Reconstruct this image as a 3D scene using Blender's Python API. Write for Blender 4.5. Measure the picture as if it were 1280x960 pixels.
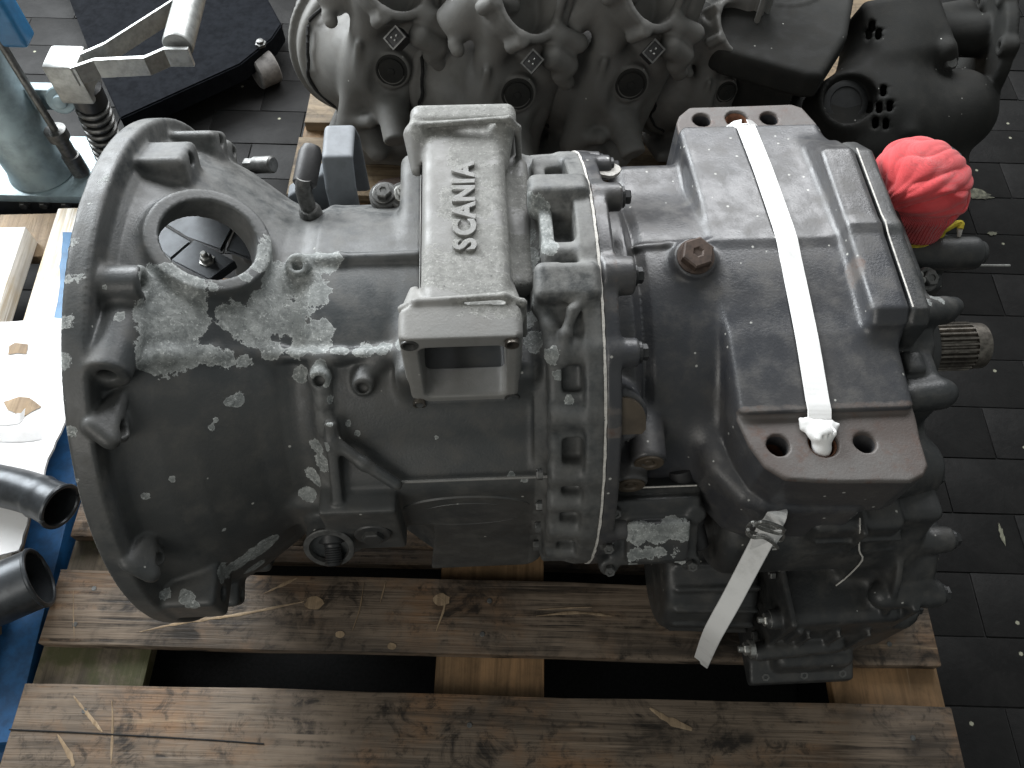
import bpy, bmesh, math, random
import numpy as np
from math import radians, sin, cos, pi, sqrt, atan2, hypot, tan
from mathutils import Vector, Matrix

for o in list(bpy.data.objects): bpy.data.objects.remove(o)
S = bpy.context.scene
COL = S.collection
random.seed(7); RNG = np.random.RandomState(7)

# ------------------------------------------------------------------ camera
TH = radians(60); RO = radians(1.5); F = 1004.0; CAMZ = 1.239
cam = bpy.data.objects.new('camera', bpy.data.cameras.new('camera')); COL.objects.link(cam)
cam.data.sensor_width = 36.0; cam.data.lens = F/1280*36
cam.data.clip_start = .02; cam.data.clip_end = 200
cam.matrix_world = Matrix.Translation((0, 0, CAMZ)) @ Matrix.Rotation(radians(90)-TH, 4, 'X') @ Matrix.Rotation(RO, 4, 'Z')
S.camera = cam

# ------------------------------------------------------------------ light: dim workshop, daylight from a big door up behind on the left
w = bpy.data.worlds.new('World'); S.world = w; w.use_nodes = True
bg = w.node_tree.nodes['Background']; bg.inputs[0].default_value = (.95, 1, .98, 1); bg.inputs[1].default_value = .27
def area(name, loc, tgt, sx, sy, power, col):
    l = bpy.data.lights.new(name, 'AREA'); l.shape = 'RECTANGLE'; l.size = sx; l.size_y = sy; l.energy = power; l.color = col
    o = bpy.data.objects.new(name, l); COL.objects.link(o); o.location = loc
    o.rotation_euler = (Vector(tgt)-Vector(loc)).to_track_quat('-Z', 'Y').to_euler()
    return o
area('door_light', (-1.9, 2.3, 1.7), (-.1, .5, .3), 2.0, 1.6, 200, (.93, .97, 1))
area('ceiling_lamp', (.3, 2.8, 2.3), (.0, .5, .3), 2.4, 1.2, 120, (.97, .98, 1))
area('front_lamp', (-1.2, -1.1, 1.7), (-.1, .35, .25), 1.4, 1.0, 16, (1, .96, .90))
S.view_settings.view_transform = 'Standard'; S.view_settings.look = 'None'
S.view_settings.exposure = 0; S.view_settings.gamma = 1; S.view_settings.use_curve_mapping = False
S.render.engine = 'CYCLES'

# ------------------------------------------------------------------ pixel helpers (a pixel is a direction; the depth comes from the plane it touches)
GO = np.array([-.372, .476, .424]); GA = radians(4)      # gearbox axis origin (centre of bell flange) and yaw
def ray(px, py):
    x = px-640; y = py-480
    u = (x*cos(RO)+y*sin(RO))/F; v = (-x*sin(RO)+y*cos(RO))/F
    return np.array([u, cos(TH)-v*sin(TH), -sin(TH)-v*cos(TH)])
CP = np.array([0, 0, CAMZ])
def w2l(p):
    q = np.array(p)-GO; c, s = cos(GA), sin(GA)
    return np.array([q[0]*c+q[1]*s, -q[0]*s+q[1]*c, q[2]])
def W(px, py, ax, val):
    d = ray(px, py); t = (val-CP[ax])/d[ax]; return CP+t*d
def L(px, py, ax, val):
    o = w2l(CP); d = w2l(CP+ray(px, py))-o; t = (val-o[ax])/d[ax]; return o+t*d
def LC(px, py, R):                                       # point on a cylinder of radius R round the gearbox axis
    o = w2l(CP); d = w2l(CP+ray(px, py))-o
    a = d[1]**2+d[2]**2; b = 2*(o[1]*d[1]+o[2]*d[2]); c = o[1]**2+o[2]**2-R*R
    D = max(b*b-4*a*c, 0); t = (-b-sqrt(D))/2/a; return o+t*d
def P(x, phi, R):                                        # cylindrical gearbox coordinates: phi 0 = towards the viewer, 90 = up
    a = radians(phi); return np.array([x, -R*cos(a), R*sin(a)])

# ------------------------------------------------------------------ signed distance castings
def nrm(v): v = np.array(v, float); return v/np.linalg.norm(v)
def frame(zdir, up=(0, 0, 1)):
    z = nrm(zdir); up = np.array(up, float)
    if abs(z@nrm(up)) > .97: up = np.array([1., 0, 0])
    x = nrm(np.cross(up, z)); y = np.cross(z, x)
    return np.stack([x, y, z])                            # rows
def poly_sdf(px, py, pts):
    pts = np.array(pts, float); n = len(pts)
    d = np.full(np.broadcast(px, py).shape, 1e9, np.float32); inside = np.zeros(d.shape, bool)
    for i in range(n):
        a = pts[i]; b = pts[i-1]; e = b-a
        wx = px-a[0]; wy = py-a[1]
        t = np.clip((wx*e[0]+wy*e[1])/(e@e+1e-12), 0, 1)
        d = np.minimum(d, (wx-e[0]*t)**2+(wy-e[1]*t)**2)
        c1 = (py >= a[1]); c2 = (py < b[1]); c3 = (e[0]*wy > e[1]*wx)
        inside ^= ((c1 & c2 & c3) | (~c1 & ~c2 & ~c3))
    d = np.sqrt(d); return np.where(inside, -d, d)
class Cast:
    def __init__(s, lo, hi, h):
        s.h = h; s.lo = np.array(lo, float); s.n = np.ceil((np.array(hi)-s.lo)/h).astype(int)+1
        s.ax = [(s.lo[i]+h*np.arange(s.n[i])).astype(np.float32) for i in range(3)]
        s.d = np.full(s.n, 1.0, np.float32)
    def sub(s, lo, hi, m):
        sl = []
        for i in range(3):
            a = int(max(0, math.floor((lo[i]-m-s.lo[i])/s.h))); b = int(min(s.n[i], math.ceil((hi[i]+m-s.lo[i])/s.h)+1))
            if b <= a: return None
            sl.append(slice(a, b))
        return tuple(sl)
    def grid(s, sl):
        return s.ax[0][sl[0]][:, None, None], s.ax[1][sl[1]][None, :, None], s.ax[2][sl[2]][None, None, :]
    def op(s, prim, k=.004, mode='add'):
        f, lo, hi = prim; sl = s.sub(lo, hi, k+3*s.h+(.0 if mode == 'add' else .012))
        if sl is None: return s
        b = f(*s.grid(sl)).astype(np.float32); a = s.d[sl]
        if mode == 'add':
            r = np.minimum(a, b)-np.maximum(k-np.abs(a-b), 0)**2/(4*k)
        else:
            b = -b; r = np.maximum(a, b)+np.maximum(k-np.abs(a-b), 0)**2/(4*k)
        s.d[sl] = r; return s
    def add(s, prim, k=.004): return s.op(prim, k, 'add')
    def cut(s, prim, k=.002): return s.op(prim, k, 'cut')
    def mesh(s):
        d = s.d.copy()
        d[0] = d[-1] = 1; d[:, 0] = d[:, -1] = 1; d[:, :, 0] = d[:, :, -1] = 1
        d[d == 0] = 1e-6
        neg = d < 0; cnt = np.zeros(np.array(d.shape)-1, np.int8); corners = [(i, j, k) for i in (0, 1) for j in (0, 1) for k in (0, 1)]
        def sh(a, c): return a[c[0]:a.shape[0]-1+c[0], c[1]:a.shape[1]-1+c[1], c[2]:a.shape[2]-1+c[2]]
        for c in corners: cnt += sh(neg, c)
        act = (cnt > 0) & (cnt < 8); idx = np.argwhere(act); n = len(idx)
        vid = np.full(act.shape, -1, np.int64); vid[act] = np.arange(n)
        val = {c: d[idx[:, 0]+c[0], idx[:, 1]+c[1], idx[:, 2]+c[2]] for c in corners}
        acc = np.zeros((n, 3)); num = np.zeros(n)
        for c in corners:
            for a in range(3):
                if c[a] == 0:
                    c2 = list(c); c2[a] = 1; va = val[c]; vb = val[tuple(c2)]; m = (va < 0) != (vb < 0)
                    t = va[m]/(va[m]-vb[m]); p = np.tile(np.array(c, float), (m.sum(), 1)); p[:, a] += t
                    acc[m] += p; num[m] += 1
        v = (idx+acc/num[:, None])*s.h+s.lo
        faces = []
        for a in range(3):
            b, c = (a+1) % 3, (a+2) % 3
            s0 = [slice(None)]*3; s1 = [slice(None)]*3; s0[a] = slice(0, -1); s1[a] = slice(1, None)
            chg = neg[tuple(s0)] != neg[tuple(s1)]; e = np.argwhere(chg)
            e = e[(e[:, b] > 0) & (e[:, c] > 0) & (e[:, b] < d.shape[b]-1) & (e[:, c] < d.shape[c]-1)]
            out = neg[tuple(s0)][e[:, 0], e[:, 1], e[:, 2]]
            q = []
            for ob, oc in ((-1, -1), (0, -1), (0, 0), (-1, 0)):
                g = e.copy(); g[:, b] += ob; g[:, c] += oc; q.append(vid[g[:, 0], g[:, 1], g[:, 2]])
            q = np.stack(q, 1); q[~out] = q[~out][:, ::-1]; faces.append(q)
        return v, np.concatenate(faces)
def BB(pts, r=0):
    p = np.array(pts, float); return p.min(0)-r, p.max(0)+r
def box(c, half, r=.003, R=None):
    c = np.array(c, float); half = np.array(half, float); R = np.eye(3) if R is None else np.array(R)
    cs = [c+R.T@(half*np.array([i, j, k])) for i in (-1, 1) for j in (-1, 1) for k in (-1, 1)]
    h = half-r
    def f(X, Y, Z):
        dx, dy, dz = X-c[0], Y-c[1], Z-c[2]
        q = [np.abs(R[i, 0]*dx+R[i, 1]*dy+R[i, 2]*dz)-h[i] for i in range(3)]
        return np.sqrt(np.maximum(q[0], 0)**2+np.maximum(q[1], 0)**2+np.maximum(q[2], 0)**2)+np.minimum(np.maximum(np.maximum(q[0], q[1]), q[2]), 0)-r
    return (f,)+BB(cs)
def box2(lo, hi, r=.003):
    lo = np.array(lo, float); hi = np.array(hi, float); return box((lo+hi)/2, (hi-lo)/2, r)
def cyl(p0, p1, r0, r1=None, rnd=.002):
    p0 = np.array(p0, float); p1 = np.array(p1, float); r1 = r0 if r1 is None else r1
    a = p1-p0; ln = np.linalg.norm(a); a = a/ln; al = math.atan2(r0-r1, ln); ca = cos(al)
    def f(X, Y, Z):
        dx, dy, dz = X-p0[0], Y-p0[1], Z-p0[2]
        t = dx*a[0]+dy*a[1]+dz*a[2]
        rho = np.sqrt(np.maximum(dx*dx+dy*dy+dz*dz-t*t, 0))
        q = (rho-(r0+(r1-r0)*np.clip(t/ln, 0, 1)))*ca+rnd; w_ = np.abs(t-ln/2)-ln/2+rnd
        return np.minimum(np.maximum(q, w_), 0)+np.sqrt(np.maximum(q, 0)**2+np.maximum(w_, 0)**2)-rnd
    return (f,)+BB([p0, p1], max(r0, r1))
def cap(p0, p1, r0, r1=None):
    p0 = np.array(p0, float); p1 = np.array(p1, float); r1 = r0 if r1 is None else r1; a = p1-p0; l2 = a@a
    def f(X, Y, Z):
        dx, dy, dz = X-p0[0], Y-p0[1], Z-p0[2]
        t = np.clip((dx*a[0]+dy*a[1]+dz*a[2])/(l2+1e-12), 0, 1)
        return np.sqrt((dx-a[0]*t)**2+(dy-a[1]*t)**2+(dz-a[2]*t)**2)-(r0+(r1-r0)*t)
    return (f,)+BB([p0, p1], max(r0, r1))
def ell(c, rad, R=None):
    c = np.array(c, float); rad = np.array(rad, float); R = np.eye(3) if R is None else np.array(R)
    def f(X, Y, Z):
        dx, dy, dz = X-c[0], Y-c[1], Z-c[2]
        q = [R[i, 0]*dx+R[i, 1]*dy+R[i, 2]*dz for i in range(3)]
        k0 = np.sqrt(sum((q[i]/rad[i])**2 for i in range(3))); k1 = np.sqrt(sum((q[i]/rad[i]**2)**2 for i in range(3)))+1e-6
        return k0*(k0-1)/k1
    return (f,)+BB([c], rad.max())
def rev(prof, c=(0, 0, 0), axis='x'):
    """solid of revolution about the gearbox axis; prof = closed polygon of (x, r)"""
    prof = np.array(prof, float); rmax = prof[:, 1].max(); x0, x1 = prof[:, 0].min(), prof[:, 0].max()
    def f(X, Y, Z):
        r = np.sqrt((Y-c[1])**2+(Z-c[2])**2); rt = np.linspace(0, float(r.max())+.002, 420)
        xs = (X[:, 0, 0]-c[0]); T = poly_sdf(xs[:, None], rt[None, :], prof)
        u = r[0]/rt[1]; i = np.clip(u.astype(int), 0, 418); fr = u-i
        return T[:, i]*(1-fr)+T[:, i+1]*fr
    return (f, np.array([x0+c[0], c[1]-rmax, c[2]-rmax]), np.array([x1+c[0], c[1]+rmax, c[2]+rmax]))
def ext(pts, ax, c0, c1, rnd=.003):
    """polygon in the two other axes (in cyclic order) extruded along ax"""
    b, c = (ax+1) % 3, (ax+2) % 3; pts = np.array(pts, float); m = (c0+c1)/2; hh = abs(c1-c0)/2
    lo = np.zeros(3); hi = np.zeros(3); lo[ax], hi[ax] = min(c0, c1), max(c0, c1)
    lo[b], lo[c] = pts.min(0); hi[b], hi[c] = pts.max(0)
    def f(X, Y, Z):
        G = [X, Y, Z]; q = poly_sdf(G[b], G[c], pts)+rnd; w_ = np.abs(G[ax]-m)-hh+rnd
        return np.minimum(np.maximum(q, w_), 0)+np.sqrt(np.maximum(q, 0)**2+np.maximum(w_, 0)**2)-rnd
    return f, lo, hi
def chain(cast, pts, r, k=.004):
    for a, b in zip(pts[:-1], pts[1:]): cast.add(cap(a, b, r), k)
def arcpts(x, p0, p1, R, n=10): return [P(x, p0+(p1-p0)*i/n, R) for i in range(n+1)]

# ------------------------------------------------------------------ object helpers
def link(o, parent=None):
    COL.objects.link(o)
    if parent is not None: o.parent = parent
    return o
def tag(o, label=None, cat=None, group=None, kind=None):
    if label: o['label'] = label
    if cat: o['category'] = cat
    if group: o['group'] = group
    if kind: o['kind'] = kind
    return o
def empty(name, loc, rz=0):
    o = bpy.data.objects.new(name, None); o.location = loc; o.rotation_euler = (0, 0, rz); o.empty_display_size = .05
    return link(o)
def me_from(name, v, f, smooth=True):
    me = bpy.data.meshes.new(name); v = np.asarray(v, np.float32); 
    if isinstance(f, np.ndarray) and f.ndim == 2 and f.shape[1] == 4:
        n = len(f); me.vertices.add(len(v)); me.vertices.foreach_set('co', v.ravel())
        me.loops.add(n*4); me.polygons.add(n)
        me.loops.foreach_set('vertex_index', f.ravel().astype(np.int32))
        me.polygons.foreach_set('loop_start', np.arange(0, n*4, 4, dtype=np.int32))
        me.polygons.foreach_set('loop_total', np.full(n, 4, np.int32)); me.update(calc_edges=True)
    else:
        me.from_pydata([tuple(map(float, q)) for q in v], [], [list(map(int, q)) for q in f]); me.update()
    if smooth: me.polygons.foreach_set('use_smooth', np.ones(len(me.polygons), bool))
    return me
def obj(name, me, mat, parent=None):
    if mat is not None and not me.materials: me.materials.append(mat)
    o = bpy.data.objects.new(name, me); return link(o, parent)
def attr(me, name, vals):
    a = me.attributes.new(name, 'FLOAT', 'POINT'); a.data.foreach_set('value', np.asarray(vals, np.float32))
def bm_obj(name, bm, mat, parent=None, smooth=True, bevel=0, seg=2, sharp=35):
    me = bpy.data.meshes.new(name); bmesh.ops.recalc_face_normals(bm, faces=bm.faces)
    if smooth:
        for e in bm.edges:
            if len(e.link_faces) == 2: e.smooth = e.calc_face_angle(0) < radians(sharp)
        for fc in bm.faces: fc.smooth = True
    bm.to_mesh(me); bm.free(); o = obj(name, me, mat, parent)
    return o
def bm_lathe(bm, p0, axis, prof, n=24, phase=0, flat=False):
    """prof: list of (t along axis, radius); closed at both ends"""
    R = frame(axis); rings = []; p0 = np.array(p0, float)
    for t, r in prof:
        rings.append([bm.verts.new(p0+R[2]*t+R[0]*r*cos(2*pi*i/n+phase)+R[1]*r*sin(2*pi*i/n+phase)) for i in range(n)])
    for a, b in zip(rings[:-1], rings[1:]):
        for i in range(n): bm.faces.new((a[i], a[(i+1) % n], b[(i+1) % n], b[i]))
    bm.faces.new(rings[0][::-1]); bm.faces.new(rings[-1]); return bm
def bm_box(bm, lo, hi, M=None, bev=0.0, seg=2):
    vs = [bm.verts.new((x, y, z)) for x in (lo[0], hi[0]) for y in (lo[1], hi[1]) for z in (lo[2], hi[2])]
    fs = [bm.faces.new([vs[i] for i in q]) for q in ((0, 1, 3, 2), (4, 6, 7, 5), (0, 4, 5, 1), (2, 3, 7, 6), (0, 2, 6, 4), (1, 5, 7, 3))]
    es = list({e for f_ in fs for e in f_.edges})
    if bev: 
        r = bmesh.ops.bevel(bm, geom=es, offset=bev, segments=seg, affect='EDGES', profile=.6); vs = list({v for f_ in r['faces'] for v in f_.verts} | {v for v in vs if v.is_valid})
    if M is not None: bmesh.ops.transform(bm, matrix=M, verts=[v for v in vs if v.is_valid])
    return bm
def bm_tube(bm, pts, r, n=10, closed=False):
    pts = [np.array(p, float) for p in pts]; m = len(pts); rings = []; up = np.array([0.13, .37, .92])
    rr = r if hasattr(r, '__len__') else [r]*m
    for i, p in enumerate(pts):
        a = pts[(i-1) % m] if (i > 0 or closed) else p; b = pts[(i+1) % m] if (i < m-1 or closed) else p
        t = nrm(b-a); x = nrm(np.cross(up, t)); y = np.cross(t, x)
        rings.append([bm.verts.new(p+x*rr[i]*cos(2*pi*j/n)+y*rr[i]*sin(2*pi*j/n)) for j in range(n)])
    for i in range(m if closed else m-1):
        a, b = rings[i], rings[(i+1) % m]
        for j in range(n): bm.faces.new((a[j], a[(j+1) % n], b[(j+1) % n], b[j]))
    if not closed: bm.faces.new(rings[0][::-1]); bm.faces.new(rings[-1])
    return bm
def spline(pts, n=8):
    pts = [np.array(p, float) for p in pts]; out = []
    q = [2*pts[0]-pts[1]]+pts+[2*pts[-1]-pts[-2]]
    for i in range(1, len(q)-2):
        for j in range(n):
            t = j/n; a, b, c, d = q[i-1], q[i], q[i+1], q[i+2]
            out.append(.5*(2*b+(c-a)*t+(2*a-5*b+4*c-d)*t*t+(3*b-a-3*c+d)*t**3))
    out.append(pts[-1]); return out
# ------------------------------------------------------------------ materials
class NT:
    def __init__(s, name):
        s.m = bpy.data.materials.new(name); s.m.use_nodes = True; s.t = s.m.node_tree; s.b = s.t.nodes['Principled BSDF']
        s.tc = s.n('ShaderNodeTexCoord')
    def n(s, typ, **kw):
        x = s.t.nodes.new(typ)
        for k, v in kw.items(): setattr(x, k, v)
        return x
    def l(s, a, b): s.t.links.new(a, b)
    def put(s, sock, v):
        if v is None: return
        if hasattr(v, 'is_output') or isinstance(v, bpy.types.NodeSocket): s.l(v, sock)
        elif isinstance(v, (tuple, list)) and len(v) == 3 and sock.type == 'RGBA': sock.default_value = (*v, 1)
        else: sock.default_value = v
    def noise(s, scale, detail=5, rough=.6, vec=None, dist=0, sc=None):
        x = s.n('ShaderNodeTexNoise'); x.inputs['Scale'].default_value = scale; x.inputs['Detail'].default_value = detail
        x.inputs['Roughness'].default_value = rough; x.inputs['Distortion'].default_value = dist
        v = vec or s.tc.outputs['Object']
        if sc:
            mp = s.n('ShaderNodeMapping'); mp.inputs['Scale'].default_value = sc; s.l(v, mp.inputs[0]); v = mp.outputs[0]
        s.l(v, x.inputs['Vector']); return x.outputs['Fac']
    def vor(s, scale, feature='F1', sc=None, rnd=1, out='Distance'):
        x = s.n('ShaderNodeTexVoronoi'); x.feature = feature; x.inputs['Scale'].default_value = scale; x.inputs['Randomness'].default_value = rnd
        v = s.tc.outputs['Object']
        if sc:
            mp = s.n('ShaderNodeMapping'); mp.inputs['Scale'].default_value = sc; s.l(v, mp.inputs[0]); v = mp.outputs[0]
        s.l(v, x.inputs['Vector']); return x.outputs[out]
    def math(s, op, a, b=None, c=None, clamp=False):
        x = s.n('ShaderNodeMath', operation=op, use_clamp=clamp)
        for i, v in enumerate((a, b, c)): s.put(x.inputs[i], v)
        return x.outputs[0]
    def ramp(s, fac, a, b, va=0., vb=1., smooth=True):
        x = s.n('ShaderNodeMapRange'); x.interpolation_type = 'SMOOTHSTEP' if smooth else 'LINEAR'
        for i, v in enumerate((fac, a, b, va, vb)): s.put(x.inputs[i], v)
        return x.outputs[0]
    def mix(s, fac, a, b, mode='MIX'):
        x = s.n('ShaderNodeMix', data_type='RGBA', blend_type=mode); s.put(x.inputs[0], fac); s.put(x.inputs[6], a); s.put(x.inputs[7], b)
        return x.outputs[2]
    def fmix(s, fac, a, b):
        x = s.n('ShaderNodeMix', data_type='FLOAT'); s.put(x.inputs[0], fac); s.put(x.inputs[2], a); s.put(x.inputs[3], b); return x.outputs[0]
    def at(s, name): return s.n('ShaderNodeAttribute', attribute_name=name).outputs['Fac']
    def bump(s, h, strength=.3, dist=.002, prev=None):
        x = s.n('ShaderNodeBump'); x.inputs['Strength'].default_value = strength; x.inputs['Distance'].default_value = dist
        s.put(x.inputs['Height'], h)
        if prev is not None: s.l(prev, x.inputs['Normal'])
        return x.outputs[0]
    def out(s, col=None, rough=None, metal=None, normal=None, spec=None, **kw):
        s.put(s.b.inputs['Base Color'], col); s.put(s.b.inputs['Roughness'], rough); s.put(s.b.inputs['Metallic'], metal)
        if normal is not None: s.l(normal, s.b.inputs['Normal'])
        if spec is not None: s.put(s.b.inputs['Specular IOR Level'], spec)
        for k, v in kw.items(): s.put(s.b.inputs[k.replace('_', ' ')], v)
        return s.m

def paint(name, col=(.034, .038, .040), col2=(.054, .055, .053), rough=.45, wear=True, heavy=False, rust=False, specks=.5, edge=.5, bumps=.35, spec=.5, film=.45):
    t = NT(name)
    big = t.noise(7, 4, .6); mid = t.noise(38, 6, .65); fine = t.noise(420, 3, .6)
    c = t.mix(t.ramp(big, .35, .7), col, col2)
    c = t.mix(t.ramp(mid, .42, .8, 0, film), c, (.105, .098, .086))                 # dust film
    r = t.fmix(t.ramp(mid, .35, .7), rough-.06, rough+.16)
    h = t.math('MULTIPLY_ADD', fine, .55, t.math('MULTIPLY', mid, .7))
    # light scuffs on the casting's proud edges
    geo = t.n('ShaderNodeNewGeometry'); pt = geo.outputs['Pointiness']
    if edge:
        e = t.math('MULTIPLY', t.ramp(pt, .56, .70), t.ramp(t.noise(60, 5, .7), .42, .62)); e = t.math('MULTIPLY', e, edge)
        c = t.mix(e, c, (.16, .155, .145))
    # small white flecks
    if specks:
        v = t.vor(75); rnd = t.vor(75, out='Color'); sp = t.n('ShaderNodeSeparateColor'); t.l(rnd, sp.inputs[0])
        v = t.math('ADD', v, t.math('MULTIPLY', t.noise(300, 3, .6), .10))
        m = t.math('MULTIPLY', t.ramp(v, .13, .17, 1, 0), t.math('GREATER_THAN', sp.outputs[0], 1-specks*.10))
        m = t.math('MULTIPLY', m, .8); c = t.mix(m, c, (.42, .42, .39))
    metal = 0.0
    if rust:
        ru = t.at('rust'); n1 = t.noise(55, 6, .7); n2 = t.noise(14, 4, .6)
        rm = t.ramp(t.math('ADD', ru, t.math('MULTIPLY', t.math('SUBTRACT', n1, .5), .7)), .42, .6)
        rc = t.mix(t.ramp(n2, .35, .65), (.072, .058, .052), (.095, .088, .083)); rc = t.mix(t.ramp(n1, .5, .75), rc, (.075, .042, .03))
        c = t.mix(rm, c, rc); r = t.fmix(rm, r, .55)
    if wear:
        du = t.at('dust_light'); dm = t.math('MULTIPLY', du, t.ramp(t.noise(45, 7, .7), .3, .62)); c = t.mix(dm, c, t.mix(t.noise(160, 5, .7), (.10, .10, .094), (.25, .25, .24))); r = t.fmix(dm, r, .75)  # pale dust colour, which also carries the painted light on the case top
        wv = t.at('wear')
        nz = t.noise(34, 9, .62, dist=.5); nz2 = t.noise(130, 7, .75)
        s_ = t.math('ADD', wv, t.math('MULTIPLY', t.math('SUBTRACT', nz, .5), 1.5)); s_ = t.math('ADD', s_, t.math('MULTIPLY', t.math('SUBTRACT', nz2, .5), .9))
        m = t.ramp(s_, .30, .335)
        lo, hi, sp_ = ((.14, .14, .13), (.23, .23, .215), (.40, .40, .375)) if heavy else ((.12, .13, .127), (.32, .335, .325), (.66, .68, .66))
        ox = t.mix(t.ramp(t.noise(95, 8, .75, dist=.4), .34, .68), lo, hi)
        ox = t.mix(t.ramp(t.noise(330, 4, .75), .54, .72, 0, .85), ox, sp_)
        ox = t.mix(t.ramp(t.noise(20, 5, .6), .48, .70, 0, .75), ox, lo)
        ox = t.mix(t.ramp(t.noise(260, 3, .7), .60, .72, 0, .7), ox, tuple(x*.4 for x in lo))
        rim = t.math('MULTIPLY', m, t.ramp(s_, .335, .40, 1, 0)); ox = t.mix(t.math('MULTIPLY', rim, .35), ox, sp_)
        c = t.mix(m, c, ox); r = t.fmix(m, r, .72)
        h = t.math('ADD', h, t.math('MULTIPLY', m, t.math('MULTIPLY', t.noise(260, 6, .75), 2.0)))
    return t.out(c, r, metal, t.bump(h, bumps, .0012), spec=spec)

M = {}
M['paint'] = paint('worn_grey_paint')
M['rear_paint'] = paint('rear_grey_paint', (.034, .036, .041), (.052, .051, .052), .34, rust=True, specks=3.5)
M['cover'] = paint('bare_cover_paint', (.165, .165, .158), (.23, .226, .214), .5, specks=.6, edge=1, heavy=True)
M['dark'] = paint('oily_dark_paint', (.020, .022, .023), (.032, .033, .033), .42, specks=.8)
M['bgpaint'] = paint('dusty_casting', (.10, .099, .093), (.165, .162, .152), .6, wear=False, specks=.3)
M['bgdark'] = paint('dark_dusty_casting', (.020, .0205, .0195), (.028, .028, .0265), .7, wear=False, specks=1.5, spec=.10, film=.12)

def simple(name, col, rough, metal=0, nscale=80, var=.4, bump=.2, spec=.5, col2=None):
    t = NT(name); n1 = t.noise(nscale, 6, .65); n2 = t.noise(nscale*.2, 4, .6)
    c2 = col2 or tuple(x*(1-var) for x in col)
    c = t.mix(t.ramp(n1, .35, .7), col, c2); c = t.mix(t.ramp(n2, .5, .75, 0, .5), c, c2)
    return t.out(c, t.fmix(n1, rough-.08, rough+.1), metal, t.bump(n1, bump, .001), spec)
M['steel'] = simple('zinc_bolt_steel', (.42, .42, .40), .42, .8, 160, .6)
M['dull_steel'] = simple('dull_steel', (.16, .16, .155), .45, .7, 120, .5)
M['black_steel'] = simple('black_steel', (.02, .021, .022), .42, .0, 90, .4)
M['trolley'] = simple('trolley_grey_paint', (.27, .35, .38), .42, .2, 30, .35)
M['fork'] = simple('black_fork_paint', (.008, .009, .011), .85, .0, 60, .4, spec=.03)
M['galv'] = simple('galvanised_steel', (.36, .37, .36), .45, .7, 60, .35)
M['grey_plastic'] = simple('grey_primer', (.16, .175, .19), .55, 0, 60, .2)
M['rubber'] = simple('black_rubber', (.022, .022, .023), .5, 0, 200, .3)
M['rustbolt'] = simple('rusty_plug', (.075, .05, .038), .6, .2, 150, .5)
M['brownface'] = simple('oiled_machined_face', (.085, .066, .046), .5, .25, 60, .35)
M['rustface'] = simple('rusty_bore', (.16, .065, .03), .7, .1, 120, .5)
M['spline'] = simple('greasy_spline_steel', (.21, .19, .165), .38, .75, 150, .6)
M['plaster'] = simple('sealant_bead', (.58, .56, .52), .7, 0, 300, .35)
M['blue'] = simple('chipped_blue_paint', (.012, .085, .22), .5, 0, 50, .45)
M['pipe'] = simple('scuffed_dark_pipe', (.055, .06, .065), .34, .55, 35, .5)
M['wheel'] = simple('worn_nylon', (.20, .19, .18), .6, 0, 60, .5)
M['yellow'] = simple('yellow_hem', (.52, .42, .03), .85, 0, 200, .4, .5)
M['bluebit'] = simple('blue_plastic', (.02, .14, .30), .45, 0, 40, .3)

def strap_mat():
    t = NT('woven_strap'); wv = t.n('ShaderNodeTexWave'); wv.wave_type = 'BANDS'; wv.inputs['Scale'].default_value = 260
    t.l(t.tc.outputs['UV'], wv.inputs['Vector'])
    dirt = t.noise(26, 6, .65); c = t.mix(t.ramp(dirt, .5, .75, 0, .55), (.74, .74, .73), (.40, .40, .38))
    return t.out(c, .7, 0, t.bump(wv.outputs['Fac'], .25, .0004), .3)
M['strap'] = strap_mat()
def glove_mat():
    t = NT('red_knit'); n1 = t.noise(16, 4, .6); c = t.mix(t.ramp(n1, .35, .7), (.46, .04, .045), (.58, .075, .08))
    gr = t.ramp(t.noise(9, 5, .65), .60, .74, 0, .7); c = t.mix(gr, c, (.10, .03, .025))
    rib = t.at('rib'); ang = t.at('ang')
    w1 = t.math('SINE', t.math('MULTIPLY', ang, 150.0)); w1 = t.math('MULTIPLY', w1, rib)
    sep = t.n('ShaderNodeSeparateXYZ'); t.l(t.tc.outputs['Object'], sep.inputs[0])
    k1 = t.math('SINE', t.math('MULTIPLY', sep.outputs[2], 2600.0)); k2 = t.math('SINE', t.math('MULTIPLY', ang, 190.0))
    kn = t.math('MULTIPLY', k1, k2); h = t.math('ADD', w1, t.math('MULTIPLY', kn, .25))
    t.b.inputs['Sheen Weight'].default_value = .25
    return t.out(c, .9, 0, t.bump(h, .55, .0016), .2)
M['glove'] = glove_mat()

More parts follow.
